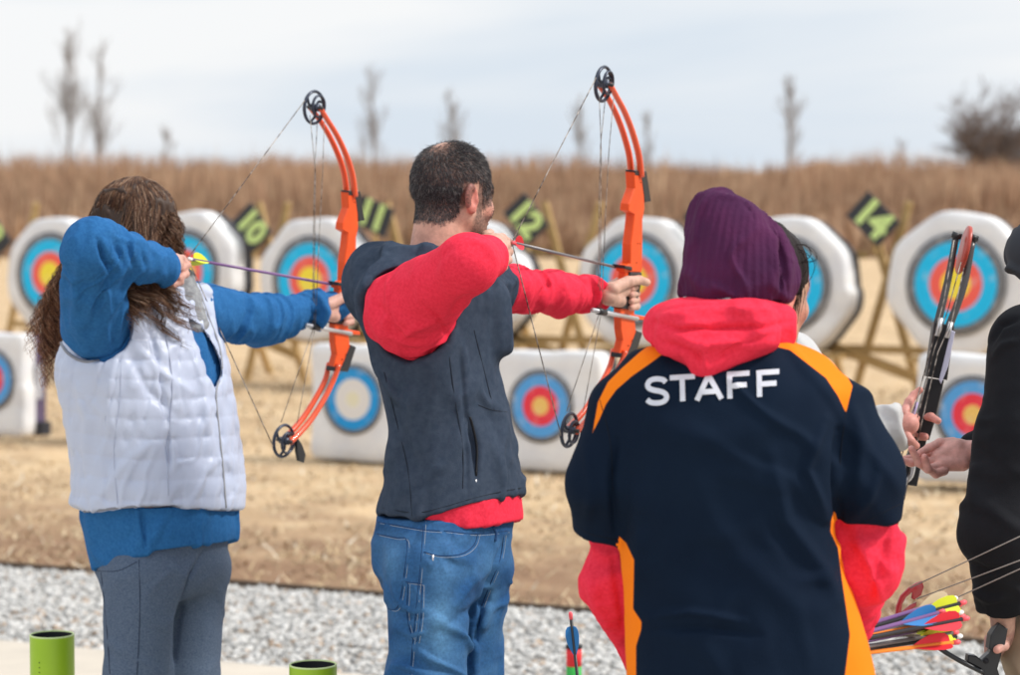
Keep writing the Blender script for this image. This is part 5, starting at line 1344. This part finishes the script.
    def fh(p):
        q = p - P(721, 330, 4.18)
        d = ell(p, P(720, 322, 4.18), (.120, .095, .042)); d = smin(d, ell(p, P(712, 341, 4.13), (.090, .05, .043)), .03)
        d = smin(d, cone(p, P(690, 336, 4.12), P(707, 361, 4.10), .044, .022), .03); d = smin(d, cone(p, P(750, 332, 4.12), P(707, 362, 4.10), .044, .020), .03)
        d = smin(d, cone(p, P(672, 332, 4.19), P(672, 336, 4.25), .045, .04), .02); d = smin(d, cone(p, P(770, 328, 4.19), P(772, 334, 4.25), .045, .04), .02)
        d = smax(d, -cone(p, P(728, 320, 4.24), P(735, 285, 4.24), .074, .09), .012)
        return d
    V, F = garment(fh, *bounds([P(650, 290, 4.05), P(800, 380, 4.35)], .07), .0035,
                   [folds(.004, basis([0, 0, 1], 12, 6), 6), crease([(656, 322), (680, 330), (720, 327), (765, 327), (788, 322)], 3, -.009), crease([(654, 318), (690, 312), (740, 310), (780, 312)], 4, .006), crease([(662, 342), (690, 350), (706, 362)], 3, -.006),
                    crease([(775, 335), (740, 345), (712, 362)], 3, -.006), crease([(704, 345), (706, 372)], 3, .006), crease([(680, 338), (700, 346), (730, 342)], 4, .005)])
    mesh_obj('hood', V, F, RED, ro)
    V, F = garment(lambda p: smax(cone(p, P(722, 316, 4.22), P(726, 296, 4.23), .072, .068), p[:, 2] - P(726, 297, 4.2)[2], .006), *bounds([P(722, 316, 4.22), P(726, 290, 4.23)], .1), .004, [folds(.003, basis([0, 0, 1], 10, 12), 6)])
    mesh_obj('scarf', V, F, mat('grey_scarf', (.36, .38, .40), .95), ro)
    # beanie
    BR = [(191, 704, 728), (195, 698, 740), (203, 692.5, 754), (214, 689.5, 766), (228, 687, 778), (242, 685, 787), (256, 683, 794), (270, 681, 798), (284, 679.5, 798), (296, 680, 793), (306, 684, 786)]
    Bl = Loft(BR, 4.24, 96, 1.14, 2.2, smooth=1, grow=.003); bx = [678, 684, 730, 770, 790, 800]; by = [296, 299, 302, 304, 300, 282]
    def rib(V):
        q = (V - hc); a = np.arctan2(q[:, 1], q[:, 0]); return .0009 * np.sin(a * 70 + V[:, 2] * 14)
    V, F = garment(lambda p: smax(smax(Bl(p), hem_cut(p, bx, by, 4.22), .006), p[:, 2] - P(715, 189, 4.24)[2], .02), *bounds([P(680, 190, 4.1), P(800, 305, 4.4)], .05), .0032,
                   [rib, crease([(768, 216), (782, 245), (784, 275), (776, 303)], 3, -.007), crease([(776, 232), (790, 262), (788, 296)], 4, .005), crease([(740, 198), (752, 212), (756, 226)], 3, -.004), folds(.003, basis([0, 0, 1], 8, 10), 2)])
    mesh_obj('beanie', V, F, mat('purple_knit', (.080, .014, .062), .97, (.055, .012, .052), 8, bump=.6, bscale=140, bdist=.002, bump2=(90, .5, .002, (1, 1, .12))), ro)
    HB = mat('black_hair', (1, 1, 1), .6, attr='col', nscale=30, spec=.12); rn = np.random.default_rng(2); S = []
    for i in range(170):
        a = P(789 + rn.normal(0, 2.5), 246 + rn.uniform(-2, 22), 4.27 + rn.normal(0, .012)); e = P(793 + rn.normal(0, 4), 292 + rn.uniform(-16, 32), 4.27 + rn.normal(0, .01)); m_ = (a + e) / 2 + RV * rn.uniform(.002, .016)
        S.append(spline([a, m_, e], 6)[:13])
    for q in ([(793, 246), (806, 246), (811, 256), (803, 262), (797, 270)], [(792, 250), (803, 252), (815, 262), (812, 276), (806, 284)], [(794, 243), (801, 250), (808, 266), (801, 280), (793, 286)], [(795, 262), (809, 262), (818, 258), (812, 250), (806, 247)]):
        for _ in range(2): S.append(spline([P(a_ + rn.normal(0, .8), b_ + rn.normal(0, .8), 4.26) for a_, b_ in q], 3)[:13])
    V, F = strands_mesh(S, .0008, 3); mesh_obj('hair', V, F, HB, ro, col=np.tile(np.array((.022, .016, .016)), (len(V), 1)))
    V, F = garment(lambda p: (lambda q: smax(ell(q, (0, -.016, .036), (.0815, .103, .0925)), -ell(q, (0, .115, -.035), (.09, .075, .085)), .008))((p - hc) @ Rh.T), hc - .16, hc + .16, .004, [folds(.0015, basis([0, 0, 1], 6, 30), 3)]); mesh_obj('hair', V, F, HB, ro, col=np.tile(np.array((.022, .016, .016)), (len(V), 1)))
    MB().tube([P(793, 262, 4.21), P(800, 268, 4.27), P(804, 272, 4.32)], .0018, 6).build('glasses', BLACKP, ro)
    # trousers below the frame
    V, F = garment(lambda p: smin(smin(limb(p, legs[0], [.105, .08, .06]), limb(p, legs[1], [.105, .08, .06]), .03), smax(T(p, -.012), p[:, 2] - P(700, 700, 4.2)[2], .01), .03), *bounds([legs[0][2], legs[1][2], P(610, 700, 4.1), P(880, 700, 4.4)], .13), .009)
    mesh_obj('trousers', V, F, mat('dark_trousers', (.02, .022, .03), .9), ro)
    for l in legs: shoe(l[2], 5, ro, SHOE, SOLE)
    # arrows in the right hand
    rn = np.random.default_rng(6); q = [(957, 598, 'w', BEIV, PURPLE), (962, 604, 'p', BEIV, GREYS), (945, 611, 'b', BLUV, PURPLE), (966, 602, 'b2', YV, BLKS), (963, 612, 'y', YV, GREYS), (961, 620, 'o', YV, BLKS), (969, 618, 'r', REDV, BLKS), (965, 616, 'r2', OV, OV),
                                        (962, 636, 'y2', YV, BLKS), (960, 642, 'r3', REDV, OV), (958, 632, 'y3', YV, GREYS), (950, 624, 'y4', YV, PURPLE)]
    lab = ['topmost arrow with cream fletching and violet shaft in the fanned bundle', 'arrow with cream fletching and grey shaft near the top of the bundle', 'arrow with bright blue fletching in the bundle', 'arrow with yellow fletching and black shaft near the top of the bundle', 'arrow with large yellow vane and pink nock high in the bundle',
           'arrow with yellow vane on a black shaft in mid bundle', 'arrow with red vane whose nock reaches furthest right', 'arrow with orange vane and orange shaft in the bundle', 'arrow with yellow vane and red nock second from the bottom', 'lowest red nocked arrow on an orange shaft in the bundle',
           'arrow with yellow vane and grey shaft low in the bundle', 'short showing arrow with yellow block vane in mid bundle']
    for i, (x_, y_, _, vm, smt) in enumerate(q):
        a = P(x_, y_, (4.59 if vm in (BLUV, REDV) else 4.67) + rn.uniform(-.02, .02)); g = gh + np.array([0, rn.uniform(-.012, .012), (624 - y_) * -.00035 + .0]) ; yy = 642 + (y_ - 618) * .55; g = P(846, yy, 4.50 + rn.uniform(-.015, .015))
        t = nrm(g - a); arrow(lab[i], a, a + t * .70, smt, [vm, vm, vm if i % 3 else BEIV], PINKN if i % 4 else WHITEP, r=.0042, vl=.082, vh=.018, group='arrows fanned out in the staff member hand', roll=84 + rn.uniform(-22, 22), vane_gap=.022)

# ------------------------------------------------------------------ hidden archer with the upright black bow
def archer3():
    rows = [(330, 690, 770), (345, 668, 796), (370, 660, 812), (420, 662, 812), (480, 668, 806), (540, 670, 806), (590, 668, 806), (620, 668, 806)]
    T = Loft(rows, 5.7, 92, 1.5, 2.4); Ls, Rs = P(678, 362, 5.7), P(790, 362, 5.66); Re, Rw = P(836, 442, 5.52), P(894, 428, 5.50); Le, Lw = P(700, 450, 5.6), P(780, 440, 5.45)
    neck = P(732, 325, 5.7); hc = P(733, 272, 5.72); Rh = frame(75, -8, 0); hip = [P(705, 600, 5.7), P(770, 600, 5.7)]
    legs = [[h, np.array([h[0], h[1], .45]), np.array([h[0], h[1], .09])] for h in hip]; root = np.array([(hip[0][0] + hip[1][0]) / 2, hip[0][1], 0])
    bodyf = lambda p: smin(smin(smin(smin(smin(smax(T(p, -.035), T.z0 + .03 - p[:, 2], .02), cone(p, T.centre(neck[2] - .08), neck, .06, .05), .03), limb(p, legs[0], [.07, .05, .035]), .03), limb(p, legs[1], [.07, .05, .035]), .03), limb(p, [Rs, Re, Rw], [.045, .035, .025]), .02), limb(p, [Ls, Le, Lw], [.045, .035, .025]), .02)
    Vb, Fb = sdf_mesh(lambda p: smax(bodyf(p), p[:, 2] - neck[2], .003), *bounds([Rs, Re, Rw, Ls, Le, Lw, legs[0][2], legs[1][2], T.centre(1.0) + [.2, .2, 0], T.centre(1.0) - [.2, .2, 0], neck], .09), .010)
    Hd = head_mesh(hc, Rh, T.centre(neck[2] - .07), rn=.05, rn2=.055, skin=(.6, .36, .28)); D = 5.5
    hd = hand_mesh([([Rw, P(908, 424, D)], [.024, .026]), ([P(904, 414, D), P(909, 402, D + .02), P(914, 395, D + .03), P(920, 390, D + .03)], [.0115, .010, .009, .0075], .003),
                    ([P(909, 420, D + .02), P(920, 417, D + .05), P(931, 417, D + .03), P(938, 421, D + .0)], [.0115, .010, .0095, .008], .003), ([P(909, 426, D + .02), P(918, 425, D + .05), P(925, 427, D + .05)], [.0115, .010, .009], .003),
                    ([P(908, 430, D + .02), P(916, 436, D + .05), P(925, 437, D + .02)], [.011, .010, .009], .003), ([P(904, 432, D - .01), P(910, 441, D - .02), P(916, 446, D - .01)], [.0125, .011, .009], .003)], skin=(.72, .33, .28))
    oh = hand_mesh([([Lw, Lw + [.06, .02, .01]], [.024, .026])] + [([Lw + [.06, .02, .03 - .018 * i], Lw + [.10, .03, .03 - .018 * i], Lw + [.115, .0, .03 - .018 * i]], [.0105, .009, .008], .003) for i in range(4)] + [([Lw + [.03, 0, .02], Lw + [.06, -.02, .04], Lw + [.08, -.02, .045]], [.012, .010, .008], .003)], h=.002)
    V, F, c_ = join([(Vb, Fb, (.6, .36, .28)), Hd, hd, oh]); ro = mesh_obj('person', V, F, SKIN, origin=root, col=c_)
    tag(ro, 'archer in light grey jacket hidden behind the staff member, hand on upright black bow', 'person')
    JK = mat('light_grey_jacket', (.56, .56, .56), .7, (.48, .48, .49), 6, bump=.3, bscale=40, bdist=.005)
    f = lambda p: smin(smin(smax(smin(T(p), cone(p, Ls, Rs, .06, .06), .04), p[:, 2] - P(732, 326, 5.7)[2], .02), smax(limb(p, [Rs, Re, Rw], [.062, .055, .052], .03), (p - Rw) @ nrm(Rw - Re) - .02, .005), .02), limb(p, [Ls, Le, Lw], [.062, .052, .04], .03), .02)
    V, F = garment(lambda p: smax(f(p), P(700, 590, 5.7)[2] - p[:, 2], .005), *bounds([P(640, 320, 5.4), P(930, 600, 6.0), P(930, 320, 5.4), P(640, 600, 6.0)], .05), .005, [folds(.007, basis(nrm(Rw - Re), 18, 7), 3, near(Rw, .18)), folds(.005, basis([0, 0, 1], 5, 9), 4)])
    mesh_obj('jacket', V, F, JK, ro)
    V, F = garment(lambda p: smin(smax(smax(T(p, -.01), p[:, 2] - P(700, 585, 5.7)[2], .005), P(700, 620, 5.7)[2] - p[:, 2], .005), smin(limb(p, legs[0], [.085, .07, .055]), limb(p, legs[1], [.085, .07, .055]), .01), .03), *bounds([legs[0][2], legs[1][2], P(660, 585, 5.6), P(815, 585, 5.85)], .12), .009); mesh_obj('trousers', V, F, mat('blue_trousers', (.04, .07, .14), .9), ro)
    V, F = garment(lambda p: (lambda q: smax(ell(q, (0, -.018, .036), (.083, .106, .093)), -ell(q, (0, .12, -.04), (.09, .08, .09)), .01))((p - hc) @ Rh.T), hc - .16, hc + .16, .005, [folds(.004, basis([0, 0, 1], 6, 30), 3)]); mesh_obj('hair', V, F, mat('dark_brown_hair', (.04, .025, .018), .5), ro)
    for l in legs: shoe(l[2], 70, ro, SHOE, SOLE)
    # the upright black compound bow (seen almost edge on)
    bow = thing('compound_bow', 'upright black compound bow seen edge on with a red top cam', 'bow', P(905, 440, 5.55)); Q = lambda x, y, o=0.0: P(x, y, 5.55 + o)
    DK = mat('black_riser', (.018, .018, .021), .4, spec=.6); LM = mat('dark_limb', (.05, .045, .045), .3, spec=.5); nx = FV
    for a, b, c in (((956, 237), (948, 280), (936, 330)), ((973, 239), (964, 285), (947, 332))):
        MB().tube(spline([Q(*a, .06), Q(*b, .03), Q(*c, 0)], 5), np.linspace(.0075, .0095, 11), 8, flat=(FV, .45)).build('limb', LM, bow)
        MB().tube([Q(a[0] - 4, a[1] - 3, .06), Q(a[0] + 5, a[1], .06)], .0075, 10).build('limb_tip', BLACKP, bow)
        MB().tube(spline([Q(a[0] - 62, 470, .0), Q(a[0] - 70, 488, .03), Q(a[0] - 78, 512, .06)], 4), .008, 8, flat=(FV, .45)).build('limb', LM, bow)
    rd = mat('red_cam', (.42, .05, .03), .35, spec=.5)
    c = Q(964, 250, .05); uu = nrm(Q(969, 222) - Q(958, 268)); MB().add(*prism([c + uu * .058 * math.cos(t) + FV * .05 * math.sin(t) for t in np.linspace(0, 6.28, 21)[:-1]], nrm(np.cross(uu, FV)), .0045)).build('cam', rd, bow)
    c2 = Q(893, 522, .05); MB().add(*prism([c2 + uu * .05 * math.cos(t) + FV * .05 * math.sin(t) for t in np.linspace(0, 6.28, 21)[:-1]], nrm(np.cross(uu, FV)), .0045)).build('cam', rd, bow)
    for a in ([(933, 322), (953, 326), (950, 352), (946, 380), (925, 376), (929, 350)], [(927, 378), (943, 380), (938, 402), (934, 420), (928, 440), (913, 438), (917, 415), (922, 396)]):
        MB().add(*prism([Q(*q) for q in a], FV, .018)).build('riser', DK, bow, smooth=False)
    MB().add(*prism([Q(*q) for q in [(914, 436), (926, 438), (921, 462), (916, 486), (900, 484), (905, 462), (909, 450)]], FV, .016)).build('grip', BLACKP, bow, smooth=False)
    MB().tube([Q(941, 318, -.02), Q(937, 336, -.022)], .006, 8).tube([Q(951, 322, -.02), Q(947, 338, -.022)], .006, 8).build('limb_bolt', RODM, bow)
    MB().add(*prism([Q(*q, -.02) for q in [(951, 330), (955, 332), (948, 366), (941, 384), (939, 380), (944, 360)]], FV, .004)).build('sight_bracket', mat('pale_lilac', (.55, .55, .70), .4), bow, smooth=False)
    m = MB()
    for pts in ([(954, 240), (944, 300), (925, 370), (898, 470), (893, 510)], [(961, 262), (948, 310), (934, 350), (912, 440), (896, 505)], [(964, 268), (952, 320), (938, 352), (920, 430), (904, 500)]): m.tube([Q(*q, -.05) for q in pts], .0013, 5)
    m.build('bow_string', STRG, bow)
    MB().tube([Q(917, 402, -.03), Q(909, 428, -.03)], .0042, 8).build('stabiliser', mat('lilac_rod', (.42, .33, .60), .4), bow)
    MB().add(*prism([Q(*q, -.04) for q in [(899, 432), (906, 424), (911, 432), (906, 446), (899, 444)]], FV, .002)).build('tag', mat('tag_white', (.75, .72, .70), .5), bow, smooth=False)
    MB().tube(spline([Q(914, 462, -.02), Q(911, 476, -.02), Q(904, 484, -.02), Q(899, 498, -.02)], 4), .0062, 8).build('cable_guard', RODM, bow)

# ------------------------------------------------------------------ person in the black jacket, right edge
def blackjacket():
    D0 = 4.95
    Rs, Re, Rw = P(1030, 345, 4.86), P(1000, 530, 4.80), P(1003, 628, 4.88)
    rows = [(300, 1050, 1110), (320, 1010, 1150), (350, 1004, 1168), (400, 1005, 1170), (450, 1008, 1170), (520, 1012, 1168), (580, 1012, 1166), (640, 1010, 1170)]
    T = Loft(rows, 5.02, 10, 1.3, 2.4); Ls, Le, Lw = P(1100, 340, 5.3), P(1050, 470, 5.25), P(975, 448, 5.1)
    neck = P(1078, 290, 5.05); hc = P(1072, 225, 5.05); Rh = frame(-62, -10, 0); hip = [P(1050, 640, 4.92), P(1110, 640, 5.12)]
    legs = [[h, np.array([h[0], h[1], .48]), np.array([h[0], h[1], .09])] for h in hip]; root = np.array([(hip[0][0] + hip[1][0]) / 2, hip[0][1], 0])
    bodyf = lambda p: smin(smin(smin(smin(smin(smax(T(p, -.035), T.z0 + .03 - p[:, 2], .02), cone(p, T.centre(neck[2] - .08), neck, .06, .05), .03), limb(p, legs[0], [.07, .05, .035]), .03), limb(p, legs[1], [.07, .05, .035]), .03), limb(p, [Rs, Re, Rw], [.045, .035, .025]), .02), limb(p, [Ls, Le, Lw], [.045, .035, .025]), .02)
    Vb, Fb = sdf_mesh(lambda p: smax(bodyf(p), p[:, 2] - neck[2], .003), *bounds([Rs, Re, Rw, Ls, Le, Lw, legs[0][2], legs[1][2], T.centre(1.0) + [.25, .25, 0], T.centre(1.0) - [.25, .25, 0], neck], .09), .010)
    Hd = head_mesh(hc, Rh, T.centre(neck[2] - .07), rn=.058, rn2=.062, skin=(.6, .36, .28)); D = 5.06
    W = P(972, 452, D)
    # open hand, palm up: four fingers and a raised thumb
    oh = hand_mesh([([W, P(956, 455, D)], [.024, .024]), ([W, P(950, 447, D + .01)], [.022, .019]), ([P(962, 462, D - .01), P(942, 464, D - .01)], [.020, .016]), ([P(958, 448, D), P(938, 457, D)], [.020, .016]),
                    ([P(953, 443, D + .01), P(940, 443, D + .01), P(929, 448, D + .0), P(920, 453, D - .01)], [.0125, .0100, .0088, .0074], .002),
                    ([P(942, 462, D), P(925, 461, D - .01), P(911, 463, D - .02), P(899, 460, D - .03)], [.0105, .0090, .0082, .0070], .0015), ([P(942, 458, D + .03), P(926, 456, D + .02), P(914, 458, D + .02), P(905, 459, D + .01)], [.0105, .009, .0085, .0072], .0015),
                    ([P(940, 466, D - .015), P(928, 469, D - .035), P(919, 463, D - .055), P(911.5, 449, D - .065)], [.0102, .0092, .0086, .0072], .0015), ([P(944, 471, D - .02), P(936, 474, D - .04), P(928, 469, D - .06), P(924.5, 457, D - .07)], [.010, .0088, .0082, .0070], .0015)], skin=(.74, .40, .35), skin2=(.80, .26, .24))
    gw = P(990, 634, 4.84)
    gh_ = hand_mesh([([Rw, P(1003, 640, 4.91)], [.024, .023])] + [([P(1004, 642 + 3 * i, 4.93 - .004 * i), P(994, 640 + 4 * i, 4.93), P(989, 639 + 4 * i, 4.90), P(992, 638 + 4 * i, 4.87)], [.0105, .0095, .009, .008], .003) for i in range(4)] + [([P(1006, 636, 4.90), P(1004, 646, 4.85), P(997, 650, 4.83)], [.012, .010, .008], .003)], skin=(.6, .34, .28), h=.002)
    V, F, c_ = join([(Vb, Fb, (.6, .36, .28)), Hd, oh, gh_]); ro = mesh_obj('person', V, F, SKIN, origin=root, col=c_)
    tag(ro, 'person in a black jacket cut by the right edge, holding out an open palm', 'person')
    f = lambda p: smin(smin(smax(smin(T(p), cone(p, P(1044, 345, 4.95), Ls, .07, .07), .04), p[:, 2] - neck[2], .02), smax(limb(p, [Rs, P(1022, 440, 4.82), Re, Rw], [.085, .080, .078, .044], .03), (p - Rw) @ nrm(Rw - Re) - .01, .005), .012), limb(p, [Ls, Le, Lw], [.08, .062, .036], .03), .02)
    V, F = garment(lambda p: smax(f(p), P(1100, 600, 5.02)[2] - p[:, 2], .005), *bounds([P(950, 290, 4.65), P(1200, 620, 5.5), P(950, 640, 4.65), P(1200, 290, 5.5)], .06), .0048,
                   [folds(.004, basis(nrm(Re - Rs), 12, 5), 3, near(Re, .2)), folds(.003, basis(nrm(Rw - Re), 20, 5), 8, near(Rw, .12)), crease([(990, 345), (1000, 325), (1020, 318)], 3, -.008), crease([(992, 360), (1004, 345), (1020, 340)], 4, .006), crease([(985, 400), (976, 450), (972, 510)], 5, .008), crease([(966, 560), (985, 572), (1005, 570)], 4, -.008), crease([(972, 590), (990, 600), (1008, 596)], 4, .008)])
    mesh_obj('jacket', V, F, mat('black_jacket', (.008, .009, .012), .8, (.013, .014, .018), 6, spec=.14, bump=.3, bscale=40, bdist=.004, weave=400), ro)
    V, F = garment(lambda p: (lambda q: smax(ell(q, (0, -.018, .03), (.088, .112, .102)), -ell(q, (0, .13, -.05), (.09, .08, .09)), .01))((p - hc) @ Rh.T), hc - .17, hc + .17, .0045, [folds(.005, basis([0, 0, 1], 9, 14), 3)])
    mesh_obj('knit_cap', V, F, mat('grey_cap', (.05, .055, .065), .95, bump=.5, bscale=120, bdist=.002), ro)
    V, F = garment(lambda p: smax(smax(ell(p, P(1054, 252, 4.98), (.10, .10, .085)), -ell(p, P(1078, 225, 5.05), (.09, .09, .10)), .01), p[:, 2] - P(1050, 214, 5)[2], .02), *bounds([P(1005, 200, 4.9), P(1100, 300, 5.1)], .12), .0045, [folds(.006, basis([0, 0, 1], 9, 14), 3)])
    mesh_obj('hood', V, F, mat('dark_grey_hood', (.035, .04, .05), .9, bump=.3, bscale=60, bdist=.003), ro)
    V, F = garment(lambda p: smin(smax(T(p, -.012), p[:, 2] - P(1100, 595, 5)[2], .005), smin(limb(p, legs[0], [.092, .085, .065]), limb(p, legs[1], [.092, .08, .065]), .01), .03), *bounds([legs[0][2], legs[1][2], P(1010, 590, 4.8), P(1180, 590, 5.2)], .12), .007, [folds(.006, basis([.5, 0, 1], 10, 6), 3)]); mesh_obj('trousers', V, F, mat('khaki', (.40, .31, .22), .9, bump=.3, bscale=60, bdist=.003), ro)
    for l in legs: shoe(l[2], -60, ro, SHOE, SOLE)
    # bow hanging low in that hand
    bow = thing('compound_bow', 'black compound bow with a red cam held low beside the khaki trousers', 'bow', P(990, 640, 4.86)); Q = lambda x, y, o=0.0: P(x, y, 4.86 + o)
    RC = mat('crimson_cam', (.45, .02, .03), .3, spec=.6, coat=.5); BB = mat('black_alloy', (.022, .024, .028), .35, spec=.6, metal=.3)
    MB().add(*prism([Q(*q, .0) for q in [(967, 654), (975, 655), (980, 659), (988, 652), (993, 640), (998, 630), (1004, 633), (1001, 650), (996, 668), (1000, 680), (992, 690), (984, 680), (979, 668), (966, 661)]], FV, .016)).build('riser', BB, bow, smooth=False)
    MB().add(*prism([Q(*q, -.004) for q in [(989, 634), (997, 622), (1006, 628), (1003, 645), (996, 652), (987, 648)]], FV, .02)).build('grip', BLACKP, bow, smooth=False)
    MB().tube([Q(986, 661, -.018), Q(986, 661, -.015)], .006, 12).build('screw_hole', INN, bow)
    for o in (-.014, .014):
        MB().tube(spline([Q(908, 617, o), Q(922, 634, o), Q(942, 650, o), (Q(962, 662, o)), Q(984, 673, o)], 5), .0052, 8, flat=(FV, 1.5)).build('limb', BB, bow)
        MB().tube(spline([Q(992, 684, o), Q(1004, 712, o), Q(1008, 745, o), Q(1004, 775, o)], 5), .0052, 8, flat=(FV, 1.5)).build('limb', BB, bow)
    arc = [(896, 617), (896, 607), (900, 597), (908, 588), (916, 583), (922, 581), (923, 588), (920, 596), (914, 600), (916, 605), (910, 610), (903, 614)]
    MB().add(*prism([Q(*q) for q in [(895, 617), (896, 606), (900, 596), (908, 588), (916, 583), (922, 581), (923.5, 587), (921, 595), (914, 600), (911, 598), (912, 592), (906, 597), (902, 604), (901, 612), (910, 605), (916, 602), (916, 606), (908, 612), (899, 619)]], FV, .005)).build('cam', RC, bow)
    MB().add(*prism([Q(*q) for q in [(996, 768), (1004, 764), (1012, 770), (1014, 780), (1008, 790), (998, 788), (994, 778)]], FV, .005)).build('cam', RC, bow)
    m = MB()
    for a, b in (((910, 588), (1034, 530)), ((917, 599), (1040, 553)), ((930, 610), (1040, 560))):
        m.tube([Q(*a, -.02), Q((a[0] + b[0]) / 2, (a[1] + b[1]) / 2, -.12), Q(*b, -.20)], .0013, 5)
    m.build('bow_string', mat('pale_string', (.28, .25, .23), .6), bow)

woman(); man(); staff(); archer3(); blackjacket()
